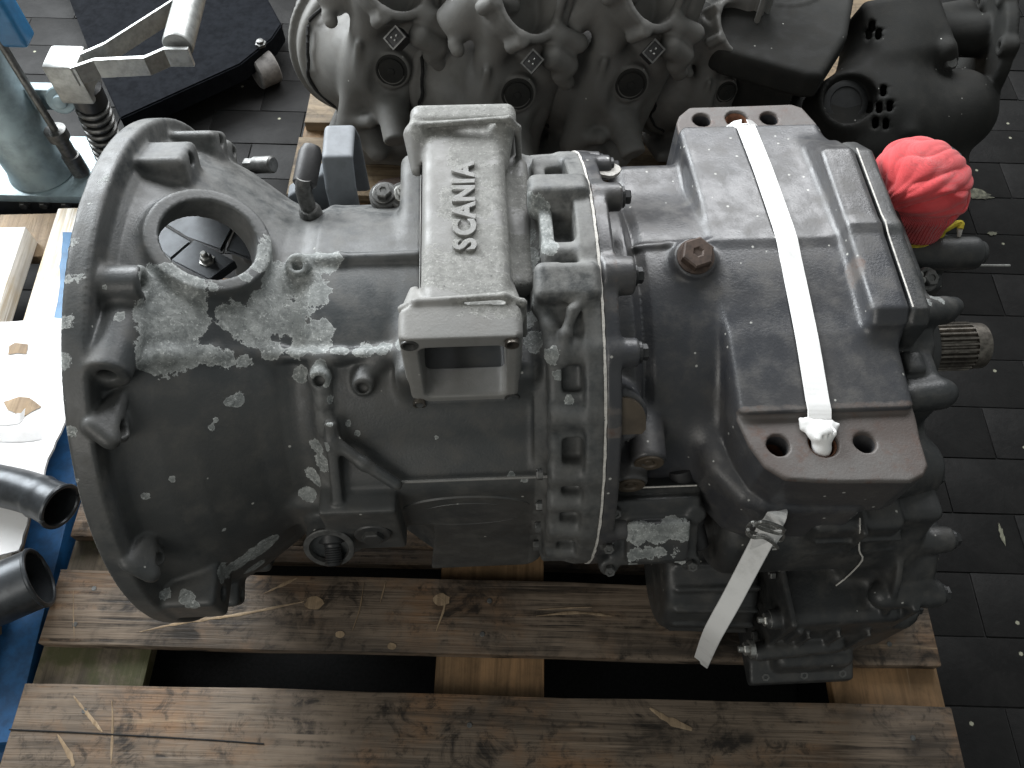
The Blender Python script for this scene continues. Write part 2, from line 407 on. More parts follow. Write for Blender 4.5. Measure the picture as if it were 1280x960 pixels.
def wood(name, c_dark, c_mid, c_warm, stain=.6, ax=0, pale=.15, moss=0):
    t = NT(name); sc = [26, 26, 26]; sc[ax] = 1.6; oi = t.n('ShaderNodeObjectInfo')
    vm = t.n('ShaderNodeVectorMath', operation='MULTIPLY_ADD'); cmb = t.n('ShaderNodeCombineXYZ')
    for i in range(3): t.l(oi.outputs['Random'], cmb.inputs[i])
    t.l(cmb.outputs[0], vm.inputs[0]); vm.inputs[1].default_value = (31, 17, 23); t.l(t.tc.outputs['Object'], vm.inputs[2]); V = vm.outputs[0]
    g1 = t.noise(1, 6, .6, V, 1.4, sc); sc2 = [150, 150, 150]; sc2[ax] = 4; g2 = t.noise(1, 5, .65, V, .4, sc2)
    p1 = t.noise(5.5, 6, .65, V); p2 = t.noise(16, 6, .7, V, .8)
    c = t.mix(t.ramp(g1, .32, .66), c_dark, c_mid)
    c = t.mix(t.math('MULTIPLY', t.ramp(p1, .44, .62), t.ramp(g1, .38, .6, .35, 1)), c, c_warm)
    c = t.mix(t.ramp(g2, .52, .68, 0, .55), c, c_dark)
    c = t.mix(t.ramp(p2, .50, .66, 0, stain), c, tuple(x*.35 for x in c_dark))      # oil stains
    c = t.mix(t.ramp(t.noise(48, 7, .75, V, .5), .50, .66, 0, stain*.85), c, tuple(x*.5 for x in c_dark))
    c = t.mix(t.math('MULTIPLY', t.ramp(t.noise(3.2, 5, .6, V), .50, .62), t.ramp(g2, .40, .6)), c, tuple(x*1.25 for x in c_mid))
    sc3 = [60, 60, 60]; sc3[ax] = 3; scr = t.noise(1, 4, .6, V, .3, sc3)
    c = t.mix(t.math('MULTIPLY', t.ramp(scr, .64, .72), t.math('MULTIPLY', t.ramp(p1, .4, .6), pale*3)), c, (.42, .32, .21))
    if moss: c = t.mix(t.ramp(t.noise(11, 7, .7, V), .48, .62, 0, moss), c, (.05, .055, .02))
    h = t.math('ADD', t.math('MULTIPLY', g1, .6), t.math('MULTIPLY', g2, .6))
    return t.out(c, t.fmix(p2, .75, .48), 0, t.bump(t.math('ADD', h, t.math('MULTIPLY', scr, .5)), .9, .003), .3)
M['wood'] = wood('oily_pallet_wood', (.036, .028, .021), (.150, .116, .086), (.185, .108, .058), .95)
M['wood_cross'] = wood('pale_pallet_wood', (.10, .062, .03), (.23, .145, .075), (.28, .165, .08), .25, 1)
M['wood_moss'] = wood('mossy_pallet_wood', (.05, .042, .03), (.16, .13, .095), (.12, .10, .06), .4, 1, .1, .8)
M['wood_white'] = wood('pale_whitewashed_wood', (.55, .50, .42), (.78, .76, .72), (.62, .50, .33), .08, 1, .1)
M['wood_raw'] = wood('raw_pine_wood', (.17, .12, .075), (.32, .24, .155), (.27, .19, .11), .3, 1, .2)
M['wood_back'] = wood('dusty_pallet_wood', (.07, .052, .034), (.20, .155, .10), (.20, .14, .08), .6, 0, .15)
def card_mat():
    t = NT('torn_white_cardboard'); n1 = t.noise(9, 6, .65); n2 = t.noise(70, 5, .7)
    c = t.mix(t.ramp(n1, .5, .75, 0, .6), (.80, .80, .80), (.60, .57, .54)); c = t.mix(t.ramp(n2, .62, .72, 0, .35), c, (.42, .36, .28))
    return t.out(c, .8, 0, t.bump(n2, .25, .001), .3)
M['card'] = card_mat()
def tile_mat():
    t = NT('dirty_black_paver'); n1 = t.noise(14, 7, .7); n2 = t.noise(120, 5, .7); oi = t.n('ShaderNodeObjectInfo')
    c = t.mix(t.ramp(n1, .35, .7), (.006, .006, .006), (.012, .0118, .0115)); c = t.mix(t.ramp(n2, .5, .8, 0, .5), c, (.016, .0155, .015))
    c = t.mix(t.math('MULTIPLY', oi.outputs['Random'], .35), c, (.012, .012, .0118))
    v = t.vor(42); rc = t.vor(42, out='Color'); sp = t.n('ShaderNodeSeparateColor'); t.l(rc, sp.inputs[0])
    v = t.math('ADD', v, t.math('MULTIPLY', t.noise(160, 4, .7), .25))
    m = t.math('MULTIPLY', t.ramp(v, .22, .27, 1, 0), t.math('GREATER_THAN', sp.outputs[0], .90)); c = t.mix(t.math('MULTIPLY', m, .8), c, (.30, .30, .23))
    return t.out(c, t.fmix(n1, .7, .45), 0, t.bump(t.math('ADD', n1, t.math('MULTIPLY', n2, .6)), .5, .002), .12)
M['tile'] = tile_mat()
M['joint'] = simple('dark_joint_sand', (.010, .010, .0098), .9, 0, 200, .5, .6)
M['splash'] = simple('dried_paint', (.16, .16, .115), .8, 0, 90, .85, .4)
# ------------------------------------------------------------------ floor of small block pavers
bm = bmesh.new(); bmesh.ops.create_grid(bm, x_segments=1, y_segments=1, size=6)
floor = bm_obj('floor', bm, M['joint'], smooth=False); floor.location = (0, 1.0, -.0025); tag(floor, kind='structure')
def rough_box(lo, hi, bev, seed, amp, nx=1):
    """a box with softly uneven faces: grid cut along x, vertices jittered"""
    bm = bmesh.new(); bm_box(bm, lo, hi, None, bev, 2)
    if nx > 1:
        for i in range(1, nx):
            x = lo[0]+(hi[0]-lo[0])*i/nx
            g = list(bm.verts)+list(bm.edges)+list(bm.faces); bmesh.ops.bisect_plane(bm, geom=g, plane_co=(x, 0, 0), plane_no=(1, 0, 0))
    r = np.random.RandomState(seed)
    f1 = r.rand(6)*6.28
    for v in bm.verts:
        x = v.co.x*9
        v.co.y += amp*(sin(x+f1[0])+.6*sin(2.7*x+f1[1])+.5*(r.rand()-.5)); v.co.z += .5*amp*(sin(.8*x+f1[2])+.8*(r.rand()-.5)); v.co.x += amp*(r.rand()-.5)*2
    return bm
tile_me = []
for k in range(3):
    o = bm_obj('paver', rough_box((-.0991, -.0491, -.05), (.0991, .0491, 0), .0015, k, .0005), M['tile'], floor); tile_me.append(o.data); bpy.data.objects.remove(o)
for j in range(23):
    for i in range(-8, 8):
        x = i*.2+(.1 if j % 2 else 0)+.03; y = -.057+j*.1
        if -.52 < x < .5 and .1 < y < .78: continue
        if x < -.62 and y < .7: continue
        o = obj('paver', tile_me[random.randrange(3)], None, floor); o.location = (x, y-1.0, .0025+random.uniform(-.0009, .0006)); o.rotation_euler = (random.uniform(-.004, .004), random.uniform(-.004, .004), random.choice((0, pi))+random.uniform(-.006, .006))

# ------------------------------------------------------------------ pallets
PZ = .144
def nail(parent, x, y, z):
    bm = bmesh.new(); bm_lathe(bm, (x, y, z-.004), (0, 0, 1), [(0, .0035), (.0043, .0035), (.0048, .003)], 10); return bm_obj('nail', bm, M['dull_steel'], parent)
def pallet(label, loc, rz, ln, ys, mats, seed):
    root = empty('pallet', loc, rz); tag(root, label, 'pallet'); r = np.random.RandomState(seed)
    for i, (a, b) in enumerate(ys):
        o = bm_obj('top_board', rough_box((-ln/2+.006*r.rand(), a, .122), (ln/2-.006*r.rand(), b, .144), .0025, seed*10+i, .0008, 24), mats[0], root)
        for cx in (-ln/2+.07, 0, ln/2-.07):
            for s in (.25, .75): nail(o, cx+.05*(r.rand()-.5), a+(b-a)*s+.01*(r.rand()-.5), .1443)
    y0, y1 = ys[0][0], ys[-1][1]
    for i, cx in enumerate((-ln/2+.0725, 0, ln/2-.0725)):
        hw = .0725 if i != 1 else .0725
        bm = rough_box((0, -hw, .1), ((y1-y0), hw, .1215), .002, seed*10+20+i, .0006, 8)
        bmesh.ops.transform(bm, matrix=Matrix.Translation((cx, y0+.002, 0)) @ Matrix.Rotation(pi/2, 4, 'Z'), verts=bm.verts)
        bm_obj('cross_board', bm, mats[1+i], root)
        for j, cy in enumerate((y0+.06, (y0+y1)/2, y1-.06)):
            bm_obj('block', rough_box((cx-.07, cy-.05, .0225), (cx+.07, cy+.05, .0995), .003, seed*10+40+i*3+j, .0005), mats[1+i], root)
    for j, cy in enumerate((y0+.06, (y0+y1)/2, y1-.06)):
        bm_obj('bottom_board', rough_box((-ln/2, cy-.05, 0), (ln/2, cy+.05, .022), .002, seed*10+60+j, .0006, 8), mats[0], root)
    return root
YB = [(.025, .170), (.219, .319), (.366, .511), (.556, .656), (.69, .825)]
pal = pallet('dark oil stained wooden pallet under the big grey gearbox', (-.02, 0, 0), 0, 1.2, YB, [M['wood'], M['wood_moss'], M['wood_cross'], M['wood_cross']], 3)
boards = [c for c in pal.children if c.name.startswith('top_board')]
# pale gouges and a raised grain split in the front boards: thin splinter strips
def gouge(parent, pts, wd, seed):
    r = np.random.RandomState(seed); pts = spline([np.array((*q, 0.)) for q in pts], 6); vs = []; fs = []; n = len(pts)
    for i, p in enumerate(pts):
        t = nrm(pts[min(i+1, n-1)]-pts[max(i-1, 0)]); s = np.array([-t[1], t[0], 0]); ww = wd*(sin(pi*(i+.3)/n)*.8+.2)*(.6+.8*r.rand())
        p = p+np.array([.02, 0, 0])                                   # pallet root sits at x = -.02
        vs += [p+s*ww+[0, 0, .1446], p+[0, 0, .1453], p-s*ww+[0, 0, .1446]]
        if i: a = 3*i-3; b = 3*i; fs += [(a, b, b+1, a+1), (a+1, b+1, b+2, a+2)]
    o = obj('splinter', me_from('splinter', vs, fs), M['wood_raw'], parent)
def gp(pxs): return [tuple(W(x, y, 2, PZ)[:2]) for x, y in pxs]
for pb, pxs, wd in [(1, [(175, 790), (230, 778), (300, 768), (380, 752)], .0022), (1, [(330, 742), (360, 728), (372, 722)], .002), (0, [(92, 870), (110, 893), (128, 915)], .0022),
                    (0, [(140, 876), (141, 905), (139, 955)], .0016), (0, [(72, 918), (88, 945), (92, 958)], .003), (1, [(92, 738), (92, 765), (93, 797)], .0009), (1, [(455, 728), (450, 760), (440, 790)], .0009),
                    (1, [(482, 728), (475, 755)], .0009), (1, [(545, 745), (556, 755), (545, 790)], .0014), (1, [(670, 770), (720, 766), (765, 770)], .0022), (1, [(672, 762), (710, 760), (740, 759)], .0012), (0, [(812, 885), (835, 900), (865, 912)], .004)]:
    gouge(boards[pb], gp(pxs), wd, int(pxs[0][0]))
for pb, q, rr in [(1, (393, 754), .010), (1, (552, 750), .009), (1, (425, 793), .005), (1, (490, 808), .005)]:
    c = W(*q, 2, PZ); bm = bmesh.new(); vs = [bm.verts.new((c[0]+.02+rr*(1+.3*random.random())*cos(a)*1.1, c[1]+rr*.8*(1+.3*random.random())*sin(a), .1449)) for a in np.linspace(0, 2*pi, 14)[:-1]]
    bm.faces.new(vs); bm_obj('knot', bm, M['wood_raw'], boards[pb])
# long shrinkage split in the front board
bm = bmesh.new(); pts = spline([(*q, .1446) for q in gp([(12, 912), (120, 917), (260, 925), (330, 930)])], 6); bm_tube(bm, [p+np.array([.02, 0, 0]) for p in pts], .0011, 6); bm_obj('split', bm, M['joint'], boards[0])

pallet('dusty wooden pallet carrying the row of small gear housings', (.19, 1.02, 0), 0, 1.22, [(0, .145), (.185, .285), (.33, .475), (.515, .615), (.655, .8)], [M['wood_back'], M['wood_cross'], M['wood_cross'], M['wood_cross']], 5)

# blue painted pallet of boards on the left with torn white cardboard on it
bp = empty('blue_pallet', (-.662, .52, 0), radians(4)); tag(bp, 'chipped blue painted pallet with whitewashed boards beside the bell housing', 'pallet')
def bbx(name, lo, hi, mat, seed, amp=.0008, par=None):
    bm = bmesh.new(); ln = hi[1]-lo[1]
    b2 = rough_box((0, -(hi[0]-lo[0]), lo[2]), (ln, 0, hi[2]), .0025, seed, amp, 14)
    bmesh.ops.transform(b2, matrix=Matrix.Translation((lo[0], lo[1], 0)) @ Matrix.Rotation(pi/2, 4, 'Z'), verts=b2.verts); bm.free()
    return bm_obj(name, b2, mat, par or bp)
bbx('top_board', (-.125, -.42, .122), (-.040, .46, .144), M['wood_white'], 71)
bbx('top_board', (-.29, -.42, .122), (-.155, .40, .165), M['wood_white'], 72)
bbx('top_board', (-.47, -.42, .122), (-.33, .46, .144), M['wood_white'], 73)
bbx('bearer', (-.10, -.42, .022), (.012, .45, .1215), M['blue'], 74)
bbx('bearer', (-.47, -.42, .022), (-.37, .45, .1215), M['blue'], 75)
bbx('bottom_board', (-.12, -.43, 0), (.010, .46, .0215), M['blue'], 76)
for yy in (-.30, .10, .42):
    bm = rough_box((-.365, yy-.05, .100), (-.102, yy+.05, .1214), .002, 80+int(yy*10), .0005, 6); bm_obj('cross_board', bm, M['wood_raw'], bp)
# raw edge and blue flakes along the side of the near board
for i, (a, b, z0, z1) in enumerate([(-.40, -.26, .128, .1425), (-.2, -.05, .125, .142), (.1, .2, .124, .138)]):
    bm = bmesh.new(); n = 12; up = [bm.verts.new((-.0375, a+(b-a)*k/n, z1+.001*random.random())) for k in range(n+1)]; dn = [bm.verts.new((-.0375, a+(b-a)*k/n, z0+.012*random.random()-.006)) for k in range(n+1)]
    for k in range(n): bm.faces.new((up[k], dn[k], dn[k+1], up[k+1]))
    bm_obj('bare_patch', bm, M['wood_raw'], bp)
for (px0, py0, px1, py1, z) in [(66, 300, 84, 400, .1448)]:
    a = W(px0+12, py0-10, 2, z); b = W(px1-18, py1, 2, z)
    bm = bmesh.new(); n = 10; A = []; B = []
    for k in range(n+1):
        p = a+(b-a)*k/n; A.append(bm.verts.new(p+[.006*random.random(), 0, 0])); B.append(bm.verts.new(p+[.012+.008*random.random(), 0, .0002]))
    for k in range(n): bm.faces.new((A[k], A[k+1], B[k+1], B[k]))
    o = bm_obj('paint_stripe', bm, M['bluebit'], bp); o.matrix_parent_inverse = (Matrix.Translation(bp.location) @ Matrix.Rotation(bp.rotation_euler.z, 4, 'Z')).inverted()
# cardboard sheet: torn outline, two plies, a few lifted flaps
def sheet(name, outline, z, th, mat, seed, wob=.002):
    r = np.random.RandomState(seed); pts = []
    m = len(outline)
    for i in range(m):
        a = np.array(outline[i]); b = np.array(outline[(i+1) % m]); n = max(2, int(np.linalg.norm(b-a)/.012))
        for k in range(n): pts.append(a+(b-a)*k/n+(r.rand(2)-.5)*wob*2)
    bm = bmesh.new(); up = [bm.verts.new((*p, z+th+.0008*r.rand())) for p in pts]; dn = [bm.verts.new((*p, z)) for p in pts]; n = len(pts)
    bm.faces.new(up); bm.faces.new(dn[::-1])
    for i in range(n): bm.faces.new((up[i], dn[i], dn[(i+1) % n], up[(i+1) % n]))
    return bm_obj(name, bm, mat, None, smooth=False)
oc = [W(*q, 2, .168)[:2] for q in [(-60, 405), (30, 402), (98, 398), (100, 470), (80, 530), (58, 585), (24, 690), (-60, 700)]]
card = sheet('cardboard_sheet', oc, .1665, .004, M['card'], 5); tag(card, 'torn white cardboard sheet lying over the whitewashed boards of the blue pallet', 'cardboard')
for q, s, mt in [((22, 436), .022, M['wood_raw']), ((28, 508), .030, M['wood_raw'])]:
    c = W(*q, 2, .1715); n = 9; r = np.random.RandomState(int(q[0])); bm = bmesh.new(); vs = [bm.verts.new((c[0]+s*(.6+.5*r.rand())*cos(a), c[1]+.6*s*(.6+.5*r.rand())*sin(a), .1718)) for a in np.linspace(0, 2*pi, n+1)[:-1]]
    bm.faces.new(vs); bm_obj('torn_patch', bm, mt, card)
for pxs in [[(-10, 552), (30, 552), (52, 549)], [(-10, 532), (20, 530), (30, 524)]]:
    pts = spline([W(*q, 2, .1718) for q in pxs], 6); bm = bmesh.new(); A = [bm.verts.new(p) for p in pts]; B = [bm.verts.new(p+np.array([0, .012+.004*random.random(), .006])) for p in pts]
    for i in range(len(pts)-1): bm.faces.new((A[i], A[i+1], B[i+1], B[i]))
    bm_obj('torn_flap', bm, M['card'], card)

# pale dried paint splashes on the pavers
for q, rx, ry, sd in (((1222, 243), .035, .016, 1), ((1195, 246), .02, .010, 2), ((1240, 292), .012, .006, 3), ((1238, 82), .012, .007, 4), ((1262, 38), .022, .010, 5), ((1182, 168), .010, .022, 6), ((1252, 668), .004, .02, 7)):
    cpt = W(*q, 2, .0005); r = np.random.RandomState(sd); bm = bmesh.new(); n = 22
    vs = [bm.verts.new((cpt[0]+rx*(.55+.6*r.rand())*cos(a), cpt[1]-1.0+ry*(.55+.6*r.rand())*sin(a), .0040)) for a in np.linspace(0, 2*pi, n+1)[:-1]]; bm.faces.new(vs); bm_obj('paint_splash', bm, M['splash'], floor)
# ------------------------------------------------------------------ the gearbox
GB = empty('gearbox', (GO[0], GO[1], PZ), GA)
tag(GB, 'big grey truck gearbox with flaking paint lying on the oil stained pallet', 'gearbox')
GZ = GO[2]-PZ
H = .0021
def gpart(o):
    if o.parent == GB: o.location = (0, 0, GZ)
    return o
VERTS = {}
def hit(name, x, y):
    v, h = VERTS[name]; o_ = w2l(CP); d = w2l(CP+ray(x, y))-o_; d = d/np.linalg.norm(d); q_ = v-o_; t_ = q_@d; ok = ((q_*q_).sum(1)-t_*t_) < (2*h)**2
    return o_+d*(t_[ok].min() if ok.any() else np.median(t_))
def gcast(name, cast, mat, patches=None, rustf=None, parent=GB, base=0, dust_lightf=None, pix=None):
    v, f = cast.mesh(); VERTS[name] = (v, cast.h); me = me_from(name, v, f); patches = list(patches or [])
    o_ = w2l(CP); q_ = v-o_
    for x, y, r, s in (pix or []):                          # where that line of sight first meets the casting
        d = w2l(CP+ray(x, y))-o_; d = d/np.linalg.norm(d); t_ = q_@d; dd = (q_*q_).sum(1)-t_*t_; ok = dd < (2.2*cast.h)**2
        if ok.any(): t0 = t_[ok].min(); patches.append((o_+d*t0, r*t0/F*1.08, s))
    wv = np.full(len(v), -1.0)
    for c, r, s in (patches or []):
        d = np.linalg.norm(v-np.array(c), axis=1)/r; wv = np.maximum(wv, s*(1-d))
    attr(me, 'wear', np.maximum(wv, base)if base else wv)
    attr(me, 'rust', rustf(v) if rustf else np.zeros(len(v))); attr(me, 'dust_light', dust_lightf(v) if dust_lightf else np.zeros(len(v)))
    return gpart(obj(name, me, mat, parent))
def gm(name, bm, mat, parent=GB, **k): return gpart(bm_obj(name, bm, mat, parent, **k))

# bell housing with its gear case, one casting
c = Cast((-.02, -.30, -.30), (.455, .30, .30), H)
bell = [(-.010, .2815), (-.007, .283), (.0095, .283), (.012, .280), (.0125, .262), (.020, .254), (.05, .2445), (.075, .231), (.10, .2125), (.122, .1955), (.142, .184), (.158, .179), (.175, .178), (.175, .13), (.14, .150), (.115, .180), (.09, .204), (.06, .223), (.03, .236), (-.010, .246)]
c.add(rev(bell), .003)
c.add(rev([(.150, 0), (.150, .14), (.160, .170), (.176, .186), (.42, .186), (.42, 0)]), .016)
c.add(box2((.17, -.192, -.205), (.41, 0, .09), .03), .02)                     # side of the case with the cover panel
c.add(box2((.17, 0, -.21), (.41, .16, .02), .03), .02)
nn_ = nrm((.787, -.617, -.08)); c.cut(box(np.array([.085, -.196, -.13])+nn_*.080, (.06, .14, .12), .004, np.stack([nn_, nrm(np.cross((0, 0, 1), nn_)), nrm(np.cross(nn_, nrm(np.cross((0, 0, 1), nn_))))])), .004)   # starter cut-out
# clutch inspection opening with a raised collar
wc = np.array([.085, .002, .226]); wn = nrm((.42, -.06, .9))
c.add(cyl(wc-wn*.018, wc+wn*.0075, .061, .0565, .0018), .008)
c.cut(cyl(wc-wn*.13, wc+wn*.05, .0435, .0435, .001), .0012)
# lugs and bolt bosses round the flange
def lug(phi, L_, w_, r_=.262, hole=True, cham=.5):
    """gusset lug behind the flange with an x facing bolt hole"""
    b0 = P(.01, phi, r_); er = nrm(P(0, phi, 1)); et = np.array([0, -er[2], er[1]]); R = np.stack([np.array([1., 0, 0]), et, er])
    c.add(box(b0+np.array([L_/2, 0, 0])-er*.010, (L_/2+.004, w_, .017), .007, R), .005)
    if hole: c.cut(cyl(P(L_-.016, phi, r_-.004), P(L_+.03, phi, r_-.004), .0065), .001)
for phi, L_, w_ in ((112, .046, .025), (134, .048, .023), (150, .04, .015), (170, .04, .015), (195, .045, .018), (215, .045, .016), (245, .05, .018), (285, .05, .018), (310, .045, .016), (340, .045, .016)):
    lug(phi, L_, w_)
c.add(cyl(P(.004, 76, .258), P(.047, 76, .258), .0175, .016, .003), .006); c.cut(cyl(P(.036, 76, .258), P(.06, 76, .258), .0075), .001)
# slanting dowel boss
a0, a1 = LC(157, 402, .246), LC(134, 470, .274); c.add(cyl(a0-nrm(a1-a0)*.012, a1, .0205, .0185, .0025), .007); c.cut(cyl(a1-nrm(a1-a0)*.014, a1+nrm(a1-a0)*.02, .0075), .001)
# gusset lugs of the lower half: a flat web running up to a round nose
def gusset(phi, L_, hw, hgt):
    er = nrm(P(0, phi, 1)); et = np.array([0, -er[2], er[1]])
    n0 = P(.012, phi, .258); n1 = P(.012+L_, phi, .25)
    for s in (-1, 0, 1):
        c.add(cap(n0+et*hw*.45*s+er*.004, n1+et*hw*.30*s, .012, .010), .004)
    c.add(cap(n1, P(.05, phi+14, .235), .010, .004), .006)
    c.cut(cyl(n1+np.array([.002, 0, 0]), n1+np.array([.03, 0, 0]), .006), .001)
def fan(apx, b0, b1, n, r0, r1, k=.003):
    for i in range(n+1): c.add(cap(apx, b0+(b1-b0)*i/n, r0, r1), k)
for ap, b0, b1, hx in (((156, 484), (114, 531), (139, 551), (150, 536)), ((189, 662), (160, 703), (190, 718), (201, 700))):
    pa = LC(*ap, .246); q0 = LC(*b0, .281); q1 = LC(*b1, .281); fan(pa, q0, q1, 6, .0035, .0075); fan(pa-[.010, 0, 0]-nrm([0, pa[1], pa[2]])*.008, q0-nrm([0, q0[1], q0[2]])*.018, q1-nrm([0, q1[1], q1[2]])*.018, 6, .005, .0075, .003)
    ph_ = LC(*hx, .268); c.cut(cyl(ph_-[.007, 0, 0], ph_+[.04, 0, 0], .007), .001)
er = nrm(P(0, -1, 1)); c.add(box(P(.030, -2, .258), (.034, .026, .022), .006, np.stack([np.array([1., 0, 0]), np.array([0, -er[2], er[1]]), er])), .005)
c.cut(cyl(P(.052, -2, .262), P(.08, -2, .262), .0075), .001)
# pinched edge running from the lug back to the case
chain(c, [P(.02, 58, .262), P(.035, 61, .248), P(.06, 62, .238), P(.09, 62.5, .212), P(.115, 63, .19), P(.14, 63, .182)], .005, .010)
# ribs and bosses of the case
chain(c, [P(.155, 93.1, .186), P(.20, 93.0, .188), P(.278, 92.8, .190)], .0055, .007)
chain(c, [P(.14, 62.5, .184), P(.20, 61.5, .190), P(.262, 62, .191), P(.285, 63.5, .19)], .0062, .007)
chain(c, arcpts(.184, 60, 27, .187, 8), .0068, .006)
for x, ph, rr, ht in ((.161, 93.2, .0115, .010), (.183, 58.8, .0100, .009), (.2235, 56.5, .0100, .011)):
    c.add(cyl(P(x, ph, .17), P(x, ph-4, .187+ht), rr+.002, rr, .002), .006); c.cut(cyl(P(x, ph-4, .187+ht-.008), P(x, ph-4, .22), .0052), .001)
c.add(cap(P(.225, 56, .186), P(.245, 61, .186), .009), .008)
# starter side web: bracket plate, gusset and stud boss of the fork shaft
c.add(box2((.172, -.213, -.035), (.248, -.17, .075), .004), .004)
c.add(ext([(-.205, .078), (-.150, .145), (-.12, .10), (-.12, .02), (-.19, .02)], 0, .186, .197, .003), .006)
chain(c, [np.array([.192, -.158, .125]), np.array([.22, -.176, .108]), np.array([.250, -.192, .092])], .006, .006)
c.add(cyl((.172, -.17, -.01), (.172, -.222, .006), .026, .025, .002), .005)
c.add(box2((.135, -.19, -.12), (.19, -.1, .04), .012), .012)
c.cut(cyl((.172, -.219, .004), (.172, -.24, .011), .019), .001)
# joint flange of the case: thin wall, thick flange, pockets between the bolt bosses
c.add(rev([(.385, 0), (.385, .196), (.395, .203), (.445, .203), (.445, 0)]), .008)
c.add(rev([(.397, .15), (.397, .226), (.401, .2285), (.43, .2285), (.43, .15)]), .004)
c.add(rev([(.429, .15), (.429, .236), (.431, .238), (.4465, .238), (.4465, .15)]), .006)
def fboss(phi, r, R): c.add(cyl(P(.398, phi, R-.002), P(.4465, phi, R), r, r, .003), .007)
for ph, r in ((140, .013), (124, .013), (84.5, .010), (60.5, .012), (45, .0125), (29.5, .0115), (20.5, .0105), (9.5, .012), (-6, .012), (-25, .012), (-50, .012), (-75, .012), (-100, .012), (-130, .012), (-160, .012), (170, .012), (155, .012)): fboss(ph, r, .2255)
for ph, hw in ((103, .0165), (75.5, .019)):
    R_ = np.stack([np.array([1., 0, 0]), np.array([0, sin(radians(ph)), cos(radians(ph))]), nrm(P(0, ph, 1))]); c.add(box(P(.4165, ph, .2285), (.030, hw, .019), .0085, R_), .005)
for p0, p1, dep in ((120, 109, .03), (97.5, 87.5, .03), (81.6, 79.6, .022), (57, 51, .022), (39.5, 33, .026), (26.5, 23.5, .02), (17.5, 13, .02), (2, -3, .02), (-12, -20, .02)):
    ph = (p0+p1)/2; R_ = np.stack([np.array([1., 0, 0]), np.array([0, sin(radians(ph)), cos(radians(ph))]), nrm(P(0, ph, 1))]); c.cut(box(P(.4185, ph, .238), (.0095, .238*radians(p0-p1)/2, dep), .004, R_), .003)
chain(c, [P(.395, 75, .226), P(.392, 71, .222), P(.40, 66, .226), P(.40, 60, .227)], .007, .006)
chain(c, [P(.432, 72, .24), P(.42, 69, .240), P(.413, 64, .236), P(.41, 58, .229)], .005, .005)
# raised island at the far side where the selector cover sits
c.add(box2((.255, -.125, .12), (.392, .165, .180), .012), .010)
c.add(box2((.37, .06, .10), (.43, .165, .172), .01), .01)
c.cut(box2((.280, -.16, .139), (.361, .125, .30), .006), .002)
def pat(pxs, R, r, s=1.0): return [(LC(x, y, R), r, s) for x, y in pxs]
px_wear = ([(x, y, r*1.05, 1.25) for x, y, r in ((205, 360, 34), (228, 372, 30), (205, 400, 38), (230, 405, 30), (190, 440, 30), (210, 445, 32), (235, 440, 22), (185, 345, 16), (240, 350, 16),
    (345, 318, 30), (380, 320, 34), (410, 325, 22), (350, 350, 36), (385, 360, 34), (330, 385, 30), (300, 400, 30), (355, 395, 34), (320, 415, 24), (395, 420, 26), (375, 430, 22), (340, 435, 18), (425, 432, 14), (455, 433, 16), (480, 430, 16), (500, 428, 13),
    (398, 462, 15), (375, 468, 13), (405, 470, 13), (392, 560, 14), (398, 580, 17), (390, 600, 16), (384, 618, 12), (333, 686, 18), (318, 696, 22), (300, 708, 20), (282, 716, 14), (342, 680, 12), (322, 712, 16),
    (660, 262, 28), (672, 292, 32), (650, 300, 26), (655, 325, 22), (682, 275, 20), (685, 305, 18))]
    + [(x, y, r, .85) for x, y, r in ((265, 445, 20), (285, 448, 18), (305, 452, 16), (325, 330, 18), (322, 310, 14), (310, 345, 12), (655, 400, 20), (668, 425, 20), (660, 375, 14), (690, 445, 16), (297, 500, 12), (285, 503, 8), (270, 525, 6), (265, 535, 7), (435, 530, 8), (447, 542, 7), (545, 548, 5), (215, 600, 6), (182, 622, 7), (282, 665, 6),
    (232, 745, 12), (240, 762, 12), (207, 742, 10), (200, 690, 8), (640, 595, 8), (655, 601, 9), (672, 596, 7), (700, 470, 12), (712, 500, 10), (405, 560, 10), (415, 500, 8), (412, 530, 7), (408, 480, 9))]
    + [(x, y, r*.9, .52) for x, y, r in ((90, 300, 14), (82, 350, 16), (78, 400, 16), (76, 450, 16), (80, 500, 14), (110, 250, 12), (130, 220, 12), (85, 540, 14), (95, 600, 12), (95, 345, 14), (130, 360, 10), (150, 395, 12), (330, 300, 20), (270, 360, 14))])
def dusty(v):  # dust mask, with brightness of the lit top painted in
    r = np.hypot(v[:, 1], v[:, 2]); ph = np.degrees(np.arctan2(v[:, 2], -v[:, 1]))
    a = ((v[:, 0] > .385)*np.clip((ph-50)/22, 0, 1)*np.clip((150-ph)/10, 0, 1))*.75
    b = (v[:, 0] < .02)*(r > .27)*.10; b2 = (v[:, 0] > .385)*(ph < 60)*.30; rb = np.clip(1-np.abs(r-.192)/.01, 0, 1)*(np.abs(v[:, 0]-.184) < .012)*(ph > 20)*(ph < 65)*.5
    top_light = np.clip((ph-75)/35, 0, 1)*np.clip((.30-v[:, 0])/.02, 0, 1)*.46  # top and far side paled: some dust, some light put into the colour
    return np.maximum.reduce([a, b, b2, rb, top_light])
bellobj = gcast('clutch_housing', c, M['paint'], dust_lightf=dusty, pix=px_wear); bellobj['label'] = 'grey painted bell shaped clutch housing, paint flaking off in pale patches'
